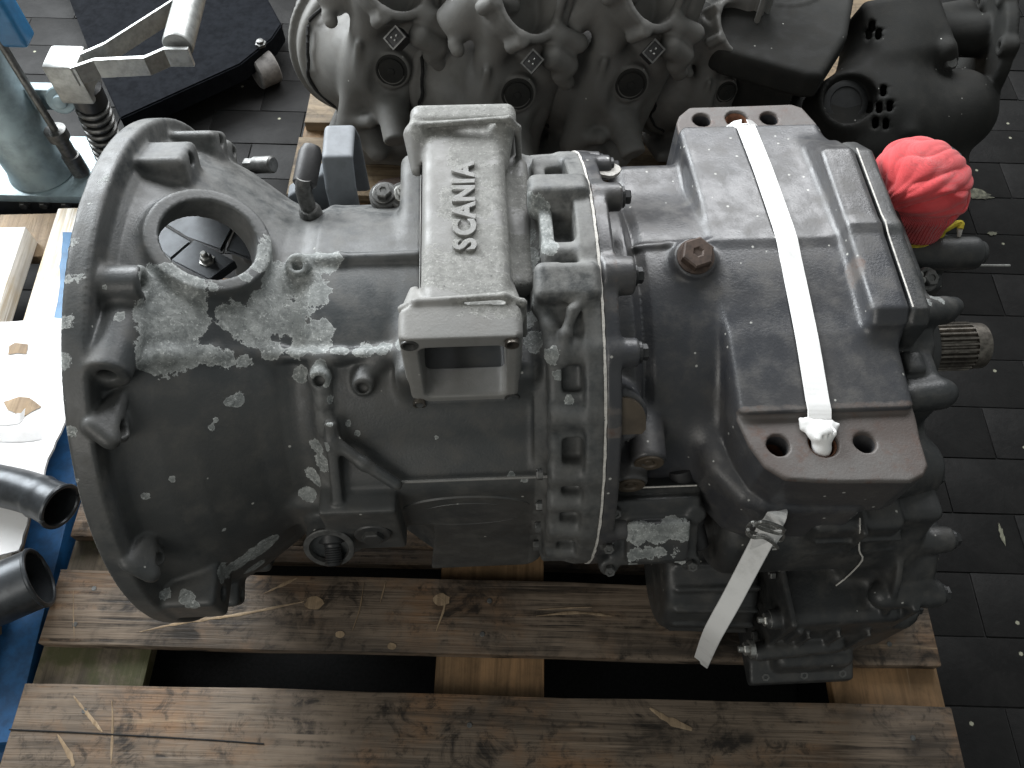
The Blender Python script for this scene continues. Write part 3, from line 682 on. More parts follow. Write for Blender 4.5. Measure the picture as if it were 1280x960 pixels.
# inside the opening: release fork plate with its nut
def slab(pxs, z, th):
    up = [L(x, y, 2, zz) for x, y, zz in [(*q, z) for q in pxs]]; bm = bmesh.new(); A_ = [bm.verts.new(p) for p in up]; B_ = [bm.verts.new(p-[0, 0, th]) for p in up]; n = len(A_); bm.faces.new(A_); bm.faces.new(B_[::-1])
    for i in range(n): bm.faces.new((A_[i], B_[i], B_[(i+1) % n], A_[(i+1) % n]))
    bmesh.ops.bevel(bm, geom=list(bm.edges), offset=.0012, segments=2, affect='EDGES'); return bm
fork = gm('release_fork', slab([(213, 325), (243, 299), (294, 326), (262, 350)], .135, .012), M['pipe'])
fc = L(259, 326, 2, .135); fn = np.array([0, 0, 1.])
bm = bmesh.new(); bm_lathe(bm, fc, fn, [(0, .0085), (.0015, .0085), (.0017, .0062), (.007, .0062), (.008, .0052)], 6); bm_lathe(bm, fc+fn*.007, fn, [(0, .0035), (.006, .0035), (.007, .0025)], 12); gm('nut', bm, M['steel'], fork)
gm('clutch_finger', slab([(198, 278), (238, 302), (213, 323), (196, 310)], .128, .008), M['pipe'])
gm('clutch_finger', slab([(200, 250), (262, 262), (290, 285), (276, 312), (235, 296), (200, 276)], .105, .006), M['pipe'])
gm('clutch_finger', slab([(268, 262), (330, 280), (330, 330), (282, 312), (296, 285)], .10, .006), M['pipe'])
bm = bmesh.new(); bm_lathe(bm, (.02, 0, 0), (1, 0, 0), [(0, .10), (.02, .105), (.04, .10), (.09, .055), (.11, .05)], 40); gm('release_bearing', bm, M['dull_steel'])

# selector cover: the box lettered SCANIA, open towards the viewer
ZT = .242
c = Cast((.25, -.14, .13), (.405, .22, .27), .0022)
c.add(box2((.284, -.10, .15), (.366, .155, ZT), .012), .003)
c.add(box2((.280, -.118, .152), (.360, .155, .214), .010), .006)
c.add(box2((.352, -.04, .17), (.392, .135, .200), .010), .012)
c.add(ext([(-.127, .128), (-.127, .247), (-.096, .251), (-.094, .128)], 0, .266, .373, .008), .004)     # front flange
c.add(box2((.272, .130, .13), (.380, .160, .250), .010), .004)                                            # rear flange
for x in (.278, .364):
    c.add(cap((x, -.092, .232), (x, -.06, .222), .0125, .006), .006); c.add(cap((x, .126, .236), (x, .092, .222), .013, .006), .006)
chain(c, [np.array([.268, -.090, .240]), np.array([.282, -.091, .251]), np.array([.358, -.090, .254]), np.array([.374, -.092, .246]), np.array([.376, -.094, .20])], .0034, .003)
chain(c, [np.array([.271, .130, .235]), np.array([.277, .128, .247]), np.array([.372, .127, .254]), np.array([.381, .129, .24]), np.array([.383, .130, .20])], .0034, .003)
c.cut(box2((.2825, -.15, .146), (.3585, .12, .231), .007), .002)
for x, z in ((.2755, .2375), (.3630, .2385), (.2755, .1375), (.3645, .139)): c.cut(cyl((x, -.14, z), (x, -.110, z), .0055), .001)
cw = [((x, y, ZT), .05, .75) for x, y in ((.32, .15), (.33, .10), (.35, .12), (.335, .03), (.30, .14), (.345, -.02), (.335, -.06), (.35, -.08), (.31, -.05), (.36, .15), (.32, .19), (.36, .19))]+[((.365, .08, .215), .06, .9), ((.37, .0, .21), .05, .8)]
cov = gcast('selector_cover', c, M['cover'], cw); cov['label'] = 'pale oxidised selector cover lettered SCANIA, open at its near end'
for x, z in ((.3630, .2385), (.2755, .1375)):
    bm = bmesh.new(); R_ = [(0, .0062), (.006, .0062), (.006, .0046), (.0, .0046)]
    n = 20; rings = []
    for t, r in R_: rings.append([bm.verts.new((x+r*cos(2*pi*i/n), -.125-t, z+r*sin(2*pi*i/n))) for i in range(n)])
    for a, b in zip(rings, rings[1:]+rings[:1]):
        for i in range(n): bm.faces.new((a[i], a[(i+1) % n], b[(i+1) % n], b[i]))
    gm('dowel_sleeve', bm, M['spline'], cov)
for x, z in ((.2755, .2375), (.3645, .139)):
    bm = bmesh.new(); bm_lathe(bm, (x, -.1275, z), (0, -1, 0), [(-.004, .0075), (.0004, .0075), (.0006, .0058), (-.004, .005)], 16); gm('bolt_hole_face', bm, M['dull_steel'], cov)
# SCANIA lettering: each letter its own raised piece
cu = bpy.data.curves.new('t', 'FONT'); 
def letter(ch, size, extr, off):
    cu = bpy.data.curves.new('letter', 'FONT'); cu.body = ch; cu.size = size; cu.extrude = extr; cu.offset = off; cu.align_x = 'CENTER'; cu.bevel_depth = .0005; cu.bevel_resolution = 1; cu.resolution_u = 4
    o = bpy.data.objects.new('letter', cu); COL.objects.link(o); bpy.context.view_layer.update()
    me = bpy.data.meshes.new_from_object(o.evaluated_get(bpy.context.evaluated_depsgraph_get())); bpy.data.objects.remove(o); return me
for ch, y in zip('SCANIA', (-.024, -.004, .0165, .038, .0535, .069)):
    me = letter(ch, .0285, .0018, .0009); o = obj('raised_letter', me, M['cover'], cov); attr(me, 'wear', np.full(len(me.vertices), .3)); attr(me, 'rust', np.zeros(len(me.vertices))); attr(me, 'dust_light', np.zeros(len(me.vertices)))
    o.location = (.3345, y, ZT+.0012); o.rotation_euler = (0, 0, pi/2); o.scale = (.98, 1, 1)
# shallow seat under the letters is cast in: a thin raised border rib
# sealing line between the two housings
def ringmesh(x0, x1, R, n=220, amp=.0007, seed=3, th=.004):
    r = np.random.RandomState(seed); bm = bmesh.new(); rows = []
    for i in range(n):
        a = 2*pi*i/n; jo = amp*r.rand(); w0 = x0-.0004*r.rand(); w1 = x1+.0009*r.rand()
        d = np.array([0, -cos(a), sin(a)]); rows.append([bm.verts.new(np.array([xx, 0, 0])+d*rr) for xx, rr in ((w0, R-th), (w0, R+jo), (w1, R+jo), (w1, R-th))])
    for i in range(n):
        a, b = rows[i], rows[(i+1) % n]
        for j in range(4): bm.faces.new((a[j], b[j], b[(j+1) % 4], a[(j+1) % 4]))
    return bm
gm('gasket', ringmesh(.4462, .4478, .2386, th=.03), M['plaster'])

# rear housing with the cross block that carries two drilled mounting pads
c = Cast((.44, -.30, -.26), (.86, .31, .265), H)
c.add(rev([(.4478, 0), (.4478, .237), (.4495, .2385), (.4615, .2375), (.463, .235), (.463, 0)]), .003)
c.add(rev([(.455, 0), (.455, .19), (.484, .192), (.494, .176), (.505, .182), (.60, .183), (.742, .18), (.742, 0)]), .010)
for ph, r in ((140, .013), (122, .013), (103, .014), (78, .018), (59.5, .0135), (8, .012), (-6, .014), (-25, .014), (-50, .014), (-75, .014), (-100, .014), (-130, .014), (-160, .014), (170, .014), (155, .014)):
    c.add(cyl(P(.45, ph, .226), P(.480, ph, .226), r+.001, r, .003), .006)
c.add(box2((.490, .05, .06), (.60, .178, .146), .02), .02)                    # flat shoulder at the far side
prof = [(-.1665, .1665), (-.09, .1775), (.008, .1855), (.02, .1885), (.032, .1865), (.12, .178), (.2055, .1665), (.2055, .05), (.15, -.06), (-.12, -.06), (-.1665, .0)]
c.add(ext(prof, 0, .571, .737, .009), .012)
# tub shaped body hanging below the near pad, pad plates at both ends
c.add(ext([(.540, -.10), (.553, -.190), (.578, -.226), (.600, -.236), (.690, -.240), (.712, -.226), (.720, -.10)], 2, .012, .105, .016), .020)
c.add(ext([(.571, -.10), (.571, -.168), (.577, -.195), (.587, -.217), (.603, -.2295), (.640, -.2335), (.714, -.2365), (.728, -.231), (.735, -.222), (.737, -.168), (.737, -.10)], 2, .085, .158, .0022), .0015)
c.add(ext([(.573, .10), (.573, .222), (.578, .234), (.592, .2475), (.715, .2495), (.727, .243), (.738, .215), (.738, .10)], 2, .07, .158, .0022), .0015)
for x, r in ((.6035, .0105), (.645, .0135), (.6835, .0105)):
    c.cut(cyl((x, -.196, .10), (x, -.196, .20), r, r, .0005), .0012); c.cut(cyl((x, .2255, .10), (x, .2255, .20), r, r, .0005), .0012)
# shoulder and rear flange
SH = [(-.096, .10), (-.092, .192), (-.080, .2035), (.008, .206), (.02, .2085), (.032, .2065), (.125, .2055), (.158, .186), (.184, .152), (.19, .10)]
c.add(ext(SH, 0, .704, .742, .008), .016)
c.add(box2((.66, -.19, -.18), (.742, .2, .15), .02), .02)
chain(c, [(.497, .02, .1790), (.53, .02, .1825), (.575, .02, .1835)], .0032, .005)
pc = LC(870, 320, .198)-nrm(P(0, 74, 1))*.014; pn = nrm(P(0, 74, 1)); c.add(cyl(pc-pn*.02, pc+pn*.012, .024, .021, .003), .010)
# bosses on the near side
bn = nrm((0.02, -.74, .67)); bf = LC(775, 522, .229)-bn*.02; c.add(cyl(bf-bn*.06, bf+bn*.018, .0275, .0265, .003), .006)
pl1b = LC(811, 578, .212); pl1a = pl1b+[.003, .07, 0]; c.add(cyl(pl1a, pl1b, .019, .017, .003), .006)
pl2b = LC(788, 606, .213); pl2a = pl2b+[0, .07, 0]; c.add(cyl(pl2a, pl2b, .0185, .0175, .003), .006)
def rust(v):
    pad = ((np.abs(v[:, 2]-.158) < .004) & ((v[:, 1] < -.166) | (v[:, 1] > .205))).astype(float)
    near = np.exp(-((v[:, 1]+.163)/.006)**2)*(v[:, 2] > .155)*.6
    st = .65*np.exp(-(((v[:, 0]-.704)/.010)**2+((v[:, 1]+.03)/.03)**2))*(v[:, 2] > .15)
    fl = .42*((v[:, 0] < .463) & (np.hypot(v[:, 1], v[:, 2]) > .233) & (v[:, 2] > .2))
    pk = .45*np.exp(-(((v[:, 0]-.55)/.03)**2+((v[:, 1]+.0)/.03)**2))*(v[:, 2] > .15)
    return np.maximum.reduce([pad*.72, near, st, fl, pk])
rear = gcast('rear_housing', c, M['rear_paint'], pat([(1088, 405), (1150, 385), (1170, 385)], .2, .012, .7)+pat([(700, 300)], .3, .001), rust)
rear['label'] = 'dark grey rear housing with a cross block and two drilled brownish mounting pads'
# rusty linings in the pad holes
for y in (-.196, .2255):
    bm = bmesh.new(); bm_lathe(bm, (.645, y, .112), (0, 0, 1), [(0, .0132), (.0425, .0132), (.0435, .0122), (.040, .0116), (.037, .0122), (.034, .0116), (.031, .0122), (.004, .0118), (.004, .002)], 28); gm('threaded_bore', bm, M['rustface'], rear)
    for x in (.6035, .6835):
        bm = bmesh.new(); bm_lathe(bm, (x, y, .108), (0, 0, 1), [(0, .0102), (.03, .0102), (.031, .0097), (.004, .0095), (.004, .002)], 24); gm('bolt_bore', bm, M['rustface'], rear)
# drilled tab sticking out behind the flange
bm = bmesh.new(); tp_ = L(757, 215, 2, .195); vs = [bm.verts.new((tp_[0]+.014*cos(a)*(1+.15*cos(3*a)), tp_[1]+.009*sin(a), .195+.002*sin(2*a))) for a in np.linspace(0, 2*pi, 20)[:-1]]; fc_ = bm.faces.new(vs)
r_ = bmesh.ops.extrude_face_region(bm, geom=[fc_]); bmesh.ops.translate(bm, verts=[q for q in r_['geom'] if isinstance(q, bmesh.types.BMVert)], vec=(0, 0, .004)); gm('lifting_tab', bm, M['plaster'])
# hex plug on the parting line, face boss, screwed plugs
bm = bmesh.new(); p0 = pc+pn*.011; bm_lathe(bm, p0, pn, [(0, .0185), (.003, .0185), (.0035, .016)], 30); bm_lathe(bm, p0+pn*.003, pn, [(0, .0165), (.009, .0165), (.0105, .0148), (.0105, .006), (.009, .004)], 6, .3); gm('hex_plug', bm, M['rustbolt'])
bm = bmesh.new(); n = 28; up = np.array([0, .5, .86]); tx = np.array([1, 0, 0.]); pts = []
for i in range(n+1): a = pi*i/n; pts.append((.0245*cos(a), -.004+.0245*sin(a)))
pts += [(-.0245, -.012), (-.021, -.0165), (.021, -.0165), (.0245, -.012)]
u2 = nrm(np.cross(bn, tx)); u2 = u2 if u2[2] > 0 else -u2
fa = [bm.verts.new(bf+bn*.0178+tx*a+u2*b) for a, b in pts]; fb = [bm.verts.new(bf+bn*.0225+tx*a*.97+u2*b*.97) for a, b in pts]; bm.faces.new(fb); bm.faces.new(fa[::-1])
for i in range(len(pts)): bm.faces.new((fa[i], fa[(i+1) % len(pts)], fb[(i+1) % len(pts)], fb[i]))
gm('machined_face', bm, M['brownface'])
for a, b in ((pl1a, pl1b), (pl2a, pl2b)):
    d = nrm(b-a); bm = bmesh.new(); bm_lathe(bm, b-d*.002, d, [(0, .0145), (.0035, .0145), (.0042, .0135), (.0038, .009), (.0022, .0075), (.002, .005), (.0035, .0045), (.0035, .001)], 26); gm('screw_plug', bm, M['brownface'])

# bolts: one mesh, copied
def bolt_mesh(r, ht, wash, mat, shank=.0):
    bm = bmesh.new()
    if wash: bm_lathe(bm, (0, 0, 0), (0, 0, 1), [(-.004, wash), (.0018, wash), (.0024, wash*.93)], 22)
    bm_lathe(bm, (0, 0, .001), (0, 0, 1), [(0, r), (ht-.0012, r), (ht, r*.86), (ht, r*.45), (ht-.0012, r*.38)], 6)
    if shank: bm_lathe(bm, (0, 0, ht), (0, 0, 1), [(0, shank), (.006, shank), (.007, shank*.8)], 12)
    me = bpy.data.meshes.new('bolt'); bmesh.ops.recalc_face_normals(bm, faces=bm.faces); bm.to_mesh(me); bm.free(); me.materials.append(mat); return me
B8 = bolt_mesh(.0078, .0075, .0105, M['black_steel']); B8z = bolt_mesh(.0075, .0075, .0105, M['steel'], .004); B10 = bolt_mesh(.0092, .008, .0125, M['dull_steel']); B6 = bolt_mesh(.006, .006, 0, M['dull_steel'])
def bolt(me, p, d, parent=GB, name='bolt'):
    o = obj(name, me, None, parent); R = frame(d); o.matrix_local = Matrix.Translation(Vector(p)+Vector((0, 0, GZ if parent == GB else 0))) @ Matrix(R).transposed().to_4x4() @ Matrix.Rotation(random.uniform(0, 1), 4, 'Z'); return o
for ph in (122, 103, 78, 59.5, 8, 140, -6, -25, -50, 155, 170): bolt(B8, P(.4805, ph, .226), (1, 0, 0))
for ph in (29, 18, 8, -6): bolt(B6, P(.392, ph, .221), (-1, 0, 0))
# ------------------------------------------------------------------ rear cover, output shaft, valve block, lower unit
c = Cast((.735, -.27, -.26), (.97, .25, .26), .0026)
SC = [(y, z-.003) for y, z in SH]
c.add(ext(SC, 0, .7435, .762, .004), .004)
c.add(ext([(-.145, .09), (-.09, .15), (-.02, .17), (.08, .17), (.16, .150), (.205, .05), (.19, -.12), (.08, -.2), (-.1, -.2), (-.185, -.14), (-.20, -.03), (-.18, .05)], 0, .7435, .79, .008), .008)
c.add(cyl((.78, 0, 0), (.868, 0, 0), .082, .050, .006), .02)
c.add(box2((.77, .03, .02), (.872, .14, .085), .012), .015)
c.add(cyl(L(1125, 320, 2, .105), L(1222, 316, 2, .105), .0195, .0185, .005), .008)
c.add(cyl(L(1222, 316, 2, .105), L(1230, 316, 2, .105), .014, .013, .003), .003)
c.add(box2((.76, .05, .06), (.872, .175, .115), .012), .012)
c.add(box2((.755, -.02, .05), (.842, .08, .088), .010), .012)
a0 = L(1100, 398, 2, .185); a1 = L(1178, 388, 2, .150); c.add(cap(a0, a1, .0145), .010); c.add(cap(a1, L(1190, 384, 2, .146), .011), .006)
b0 = L(1128, 412, 2, .150); c.add(box2((.7435, -.150, .03), (.782, -.078, .150), .006), .006)
c.add(box2(L(1147, 455, 2, .158)-[.011, .008, .03], L(1147, 455, 2, .158)+[.009, .016, .0], .004), .004)
c.add(cap(L(1138, 497, 2, .14), L(1174, 492, 2, .14), .0155), .006); c.add(cap(L(1174, 492, 2, .14), L(1182, 491, 2, .14), .010), .006)
c.add(cyl((.75, -.18, .06), (.800, -.175, .045), .034, .028, .008), .02)
c.add(box2((.745, -.205, -.10), (.80, -.11, .05), .012), .015)
rc = gcast('rear_cover', c, M['dark'], pat([(1180, 318), (1200, 316), (1215, 312), (1160, 322)], .165, .011, .9)+[(L(1150, 380, 2, .17), .016, .75), (L(1170, 376, 2, .165), .012, .8), (L(1120, 385, 2, .19), .010, .7)]+pat([(1165, 480), (1165, 600)], .16, .004, 1))
rc['label'] = 'dark grey rear cover behind the cross block'
gm('cover_gasket', (lambda bm: (bm_tube(bm, [(.7428, y, z-.0002) for y, z in SH[2:-3]], .0008, 6), bm)[1])(bmesh.new()), M['plaster'])
bm = bmesh.new(); bm_tube(bm, [L(x, y, 2, .151) for x, y in [(1137, 403), (1130, 412), (1128, 440), (1127, 470)]], .0007, 6); gm('sealant_bead', bm, M['plaster'])
# output shaft with splines
sh = bmesh.new(); bm_lathe(sh, (.85, 0, 0), (1, 0, 0), [(0, .027), (.020, .027), (.0201, .0255), (.074, .0255), (.0742, .0285), (.0755, .0285), (.091, .0275), (.093, .025)], 48); shaft = gm('output_shaft', sh, M['spline'])
sm = None
for i in range(26):
    if sm is None:
        bm = bmesh.new(); vs = [bm.verts.new((x, y, z)) for x in (.871, .9235) for y, z in ((-.0022, .0250), (-.0011, .0298), (.0011, .0298), (.0022, .0250))]
        for q in ((0, 1, 5, 4), (1, 2, 6, 5), (2, 3, 7, 6), (3, 0, 4, 7), (3, 2, 1, 0), (4, 5, 6, 7)): bm.faces.new([vs[k] for k in q])
        o = bm_obj('spline_tooth', bm, M['spline'], shaft, smooth=False); sm = o.data
    else: o = obj('spline_tooth', sm, None, shaft)
    o.rotation_euler = (2*pi*i/26, 0, 0)
# plug bolts by the rear cover
for q, me, z in (((1159, 349), B10, .118), ((1140, 346), B8z, .119), ((1143, 353), B8z, .116)):
    p = L(*q, 2, z); bolt(me, p, (.15, -.45, .9))
bm = bmesh.new(); p = L(1159, 349, 2, .116); bm_lathe(bm, p, (.15, -.45, .9), [(-.02, .0135), (.0, .0135), (.001, .012)], 24); gm('plug_seat', bm, M['dull_steel'])
bm = bmesh.new(); p = L(1141, 349, 2, .113); bm_lathe(bm, p, (.15, -.45, .9), [(-.02, .012), (.004, .012), (.005, .011)], 24); gm('plug_seat', bm, M['dull_steel'])
# sensor under the glove
bm = bmesh.new(); bm_lathe(bm, L(1137, 296, 2, .112), nrm((.1, -.5, .85)), [(-.02, .011), (.022, .011), (.024, .0095)], 20); bm_lathe(bm, L(1122, 281, 2, .112), nrm((-.3, -.5, .8)), [(-.02, .010), (.012, .010), (.014, .008)], 18); gm('sensor_plug', bm, M['rubber'])
bm = bmesh.new(); bm_lathe(bm, (.842, .125, .11), (0, 0, 1), [(0, .034), (.05, .034), (.055, .028), (.075, .028)], 24); gm('sensor_body', bm, M['rubber'])
bm = bmesh.new(); bm_tube(bm, [L(1222, 332, 2, .09), L(1262, 332, 2, .085)], .0016, 8); gm('locking_wire', bm, M['steel'])

# valve block at the bottom of the joint: a square cover on a sloping face
vn_ = nrm((0, -.80, .60)); vt = np.array([0, .60, .80]); VR = np.stack([np.array([1., 0, 0]), vt, vn_]); v0 = L(818, 672, 1, -.236)
def vp(a, b, n_): return v0+np.array([a, 0, 0])+vt*b+vn_*n_
c = Cast(v0-[.09, .09, .10], v0+[.09, .10, .10], .0024)
c.add(box(vp(0, 0, -.045), (.052, .046, .025), .006, VR), .003); c.add(box(vp(.002, 0, -.02), (.046, .040, .012), .004, VR), .004); c.add(box(vp(.004, -.006, -.004), (.032, .024, .0065), .003, VR), .003)
for a, b in ((-.040, .030), (-.046, -.012), (-.044, -.040), (.042, -.038), (.044, .02)): c.add(cyl(vp(a, b, -.05), vp(a, b, -.006), .0115, .010, .002), .004)
vb = gcast('valve_block', c, M['dark'], [(vp(-.02+.012*i, .006+.004*(i % 2), .002), .017, 1.05) for i in range(5)]+[(vp(-.02+.014*i, -.018, .002), .014, .7) for i in range(4)]+[(vp(-.046, -.012, 0), .010, .8), (vp(-.02, -.038, -.006), .010, .9), (vp(.03, -.036, -.006), .012, .9)])
for a, b in ((-.040, .030), (-.046, -.012), (-.044, -.040), (.042, -.038)): bolt(B6, vp(a, b, -.0055), vn_, vb)
bm = bmesh.new(); bm_tube(bm, spline([vp(a, b, -.0195) for a, b in [(-.0535, -.02), (-.0535, .02), (-.050, .043), (-.04, .0475), (0, .0475), (.045, .0475)]], 5), .0009, 6); gm('gasket_edge', bm, M['plaster'], vb)
bm = bmesh.new(); q0, q1 = LC(850, 585, .178), LC(868, 660, .216); d = nrm(q1-q0); bm_lathe(bm, q0, d, [(0, .013), (.03, .014), (.0305, .0120), (.045, .0120), (.046, .0145), (.065, .014), (.066, .011), (.095, .011), (.097, .009)], 24); gm('pressure_switch', bm, M['rubber'])
bm = bmesh.new(); bm_lathe(bm, (.485, -.18, -.125), (1, 0, 0), [(-.06, .008), (.0, .008)], 12); gm('pipe_stub', bm, M['dull_steel'])

# lower unit: ribbed drum, bracket body and end cover reaching the pallet
c = Cast((.53, -.37, -.285), (.93, -.10, .10), .0025)
AX = np.array([0, -.203, -.183])
def ux(x, dy=0, dz=0): return np.array([x, AX[1]+dy, AX[2]+dz])
c.add(cyl(ux(.545), ux(.655), .072, .079, .010), .004)
for i in range(9):
    a = radians(-35+22*i); d = np.array([0, -cos(a), sin(a)]); c.add(cap(ux(.558)+d*.073, ux(.652)+d*.080, .0035), .004)
c.add(cyl(ux(.662), ux(.70), .060, .062, .004), .01)
c.add(box2((.668, -.302, -.235), (.80, -.20, -.085), .012), .01)
c.add(box2((.690, -.325, -.262), (.79, -.22, -.215), .012), .010)
for dz, y in ((-.10, -.292), (-.175, -.312)): c.add(cap((.655, y, dz), (.75, y+.006, dz), .0115), .006)
c.add(box2((.680, -.31, -.155), (.688, -.26, -.10), .002), .004)
c.add(cyl((.58, -.18, -.03), (.80, -.18, -.03), .075, .075, .02), .01)
c.add(cyl(L(1048, 700, 1, -.235), L(1110, 700, 1, -.235), .019, .019, .003), .012); c.add(cyl(L(1105, 700, 1, -.235), L(1130, 698, 1, -.235), .026, .024, .004), .006)
c.add(box2((.66, -.245, -.02), (.755, -.14, .06), .010), .012)
c.add(box2((.757, -.235, -.03), (.80, -.14, .055), .010), .012)
c.add(cyl((.77, -.19, -.10), (.832, -.19, -.10), .100, .090, .012), .015)        # end cover
for a, r in ((62, .016), (20, .017), (-22, .017), (105, .016), (-60, .016)):
    d = np.array([0, -cos(radians(a)), sin(radians(a))]); p = np.array([.80, -.19, -.10])+d*.095
    c.add(cap(p-[.03, 0, 0], p+[.02, 0, 0], r*.85), .007); c.add(cyl(p+[.015, 0, 0], p+[.036, 0, 0], r*.9, r*.85, .002), .004)
sb = L(1150, 765, 1, -.245); c.add(cyl(sb-[.04, 0, 0], sb+[.032, .0, .0], .0165, .016, .003), .008); c.add(cyl(sb+[.028, 0, 0], sb+[.040, 0, 0], .021, .020, .003), .003); c.add(cap(sb-[.02, 0, 0], (.80, -.21, -.14), .018, .03), .012)
c.add(box2((.76, -.30, -.24), (.835, -.22, -.13), .014), .012)
c.add(cap((.62, -.15, -.25), (.80, -.15, -.25), .03), .02)
c.add(box2((.664, -.308, -.262), (.672, -.17, -.07), .002), .002); c.add(box2((.797, -.300, -.25), (.806, -.17, -.06), .002), .003)      # bracket side plates
for x_ in (.70, .735, .77): c.add(box2((x_-.0025, -.312, -.205), (x_+.0025, -.26, -.12), .001), .003)
c.add(ext([(-.335, -.278), (-.335, -.262), (-.29, -.235), (-.18, -.235), (-.18, -.278)], 0, .665, .80, .003), .003)
c.add(cyl((.772, -.19, -.10), (.780, -.19, -.10), .108, .108, .002), .002)                                                            # cover flange
for z_ in (.0, .03): c.add(box2((.668, -.250, z_-.0025), (.76, -.20, z_+.0025), .001), .003)
c.add(box2((.706, -.252, -.035), (.7125, -.16, .062), .0015), .002)
lw = [(L(1060, 806, 1, -.326), .013, 1.0), (L(1045, 808, 1, -.326), .012, .9), (L(1030, 806, 1, -.326), .010, .9), (L(1183, 706, 1, -.295), .012, 1.0), (L(1172, 708, 1, -.295), .010, .9),
      (L(1080, 690, 1, -.255), .010, 1.0), (L(1135, 768, 1, -.305), .008, .9), (L(1128, 800, 1, -.31), .010, 1.0), (L(1160, 775, 1, -.285), .008, .9), (L(1002, 745, 1, -.30), .008, 1), (L(1005, 790, 1, -.32), .009, 1), (L(983, 783, 1, -.32), .007, 1), (L(1070, 665, 1, -.25), .006, .9)]
lu = gcast('lower_unit', c, M['dark'], lw); lu['label'] = 'near black drum shaped unit low on the near side, resting on the pallet'
for a in (62, 20, -22, 105, -60):
    d = np.array([0, -cos(radians(a)), sin(radians(a))]); bolt(B8, np.array([.8375, -.19, -.10])+d*.095, (1, 0, 0), lu)
for y_, z_ in ((-.29, -.11), (-.29, -.19), (-.245, -.085)): bolt(B6, (.663, y_, z_), (-1, 0, 0), lu)
for x_ in (.685, .735, .785): bolt(B6, (x_, -.325, -.2635), (0, -.5, .85), lu)
for p in ((.652, -.292, -.10), (.652, -.312, -.175), (.64, -.312, -.155)): bolt(B8z, p, (-1, 0, 0), lu)
bm = bmesh.new(); bm_tube(bm, spline([hit('lower_unit', x, y) for x, y in [(1075, 648), (1075, 662), (1074, 688), (1078, 700), (1060, 720), (1045, 732)]], 3), .0009, 6); gm('sealant_bead', bm, M['plaster'], lu)
# oval rib and seam of the case's side panel
bm = bmesh.new(); bm_tube(bm, [(.315+.07*cos(a), -.1925, .018+.038*sin(a)) for a in np.linspace(0, 2*pi, 41)[:-1]], .0022, 6, True); gm('oval_rib', bm, M['paint'], bellobj)
bm = bmesh.new(); bm_tube(bm, [(.315+.045*cos(a), -.1923, .018+.02*sin(a)) for a in np.linspace(0, 2*pi, 41)[:-1]], .0018, 6, True); gm('oval_rib', bm, M['paint'], bellobj)
bm = bmesh.new(); bm_tube(bm, [(.252, -.1885, .089), (.33, -.1885, .0892), (.402, -.1885, .089)], .0016, 6); gm('panel_seam', bm, M['cover'], bellobj)
# fork stud and bracket bolt
sd = nrm((.04, -.93, -.36)); s0 = np.array([.174, -.205, .006])
bm = bmesh.new(); bm_lathe(bm, s0, sd, [(0, .0150), (.012, .0150), (.013, .0115), (.014, .0092)]+[(.016+.0012*i, .0092-.0007*(i % 2)) for i in range(16)]+[(.036, .007)], 24); gm('fork_stud', bm, M['black_steel'])
bm = bmesh.new()
n = 30; rings = []
for t, r in ((0, .026), (.003, .0265), (.0042, .0255), (.0042, .0205), (.0, .0195)): rings.append([bm.verts.new(np.array([.172, -.2215, .006])+frame((0, -.9, .44))[2]*t+frame((0, -.9, .44))[0]*r*cos(2*pi*i/n)+frame((0, -.9, .44))[1]*r*sin(2*pi*i/n)) for i in range(n)])
for a, b in zip(rings[:-1], rings[1:]):
    for i in range(n): bm.faces.new((a[i], a[(i+1) % n], b[(i+1) % n], b[i]))
gm('stud_collar', bm, M['dull_steel'])
bm = bmesh.new(); bm_lathe(bm, (.218, -.2125, .018), (0, -1, .15), [(0, .019), (.003, .019), (.0045, .0175)], 30); bm_lathe(bm, (.218, -.2155, .018), (0, -1, .15), [(0, .0115), (.006, .0115), (.007, .010)], 6); gm('bracket_bolt', bm, M['dark'])
# breather: rubber boot and elbow on the far shoulder, twin plug bolts, grey guard
bp0 = L(387, 262, 2, .163); bp1 = L(381, 208, 2, .205)
bm = bmesh.new(); bm_tube(bm, spline([bp0+[.0, 0, -.01], bp0+[-.002, .004, .012], L(379, 236, 2, .188), L(380, 222, 2, .2)], 5), .0085, 12); elbow = gm('breather_elbow', bm, M['dull_steel'])
q0, q1 = L(380, 233, 2, .19), L(387, 206, 2, .205); bm = bmesh.new(); bm_lathe(bm, q0, nrm(q1-q0+np.array([0, .02, .0])), [(0, .0095), (.003, .0125), (.036, .0125), (.044, .009), (.046, .004)], 22); gm('rubber_boot', bm, M['rubber'], elbow)
bm = bmesh.new(); bm_lathe(bm, bp0+[0, 0, -.004], (0, -.1, 1), [(-.01, .013), (.003, .012), (.007, .009)], 12); bo = gm('breather_base', bm, M['dull_steel'], elbow)
for q, me in (((480, 243), B10), ((504, 243), B10)):
    p = L(*q, 2, .158); bm = bmesh.new(); bm_lathe(bm, p, (0, -.25, 1), [(-.05, .0165), (-.002, .0165), (.0, .015)], 24); gm('plug_seat', bm, M['dull_steel']); bolt(me if q[0] < 490 else B8z, p+[0, 0, .001], (0, -.25, 1))
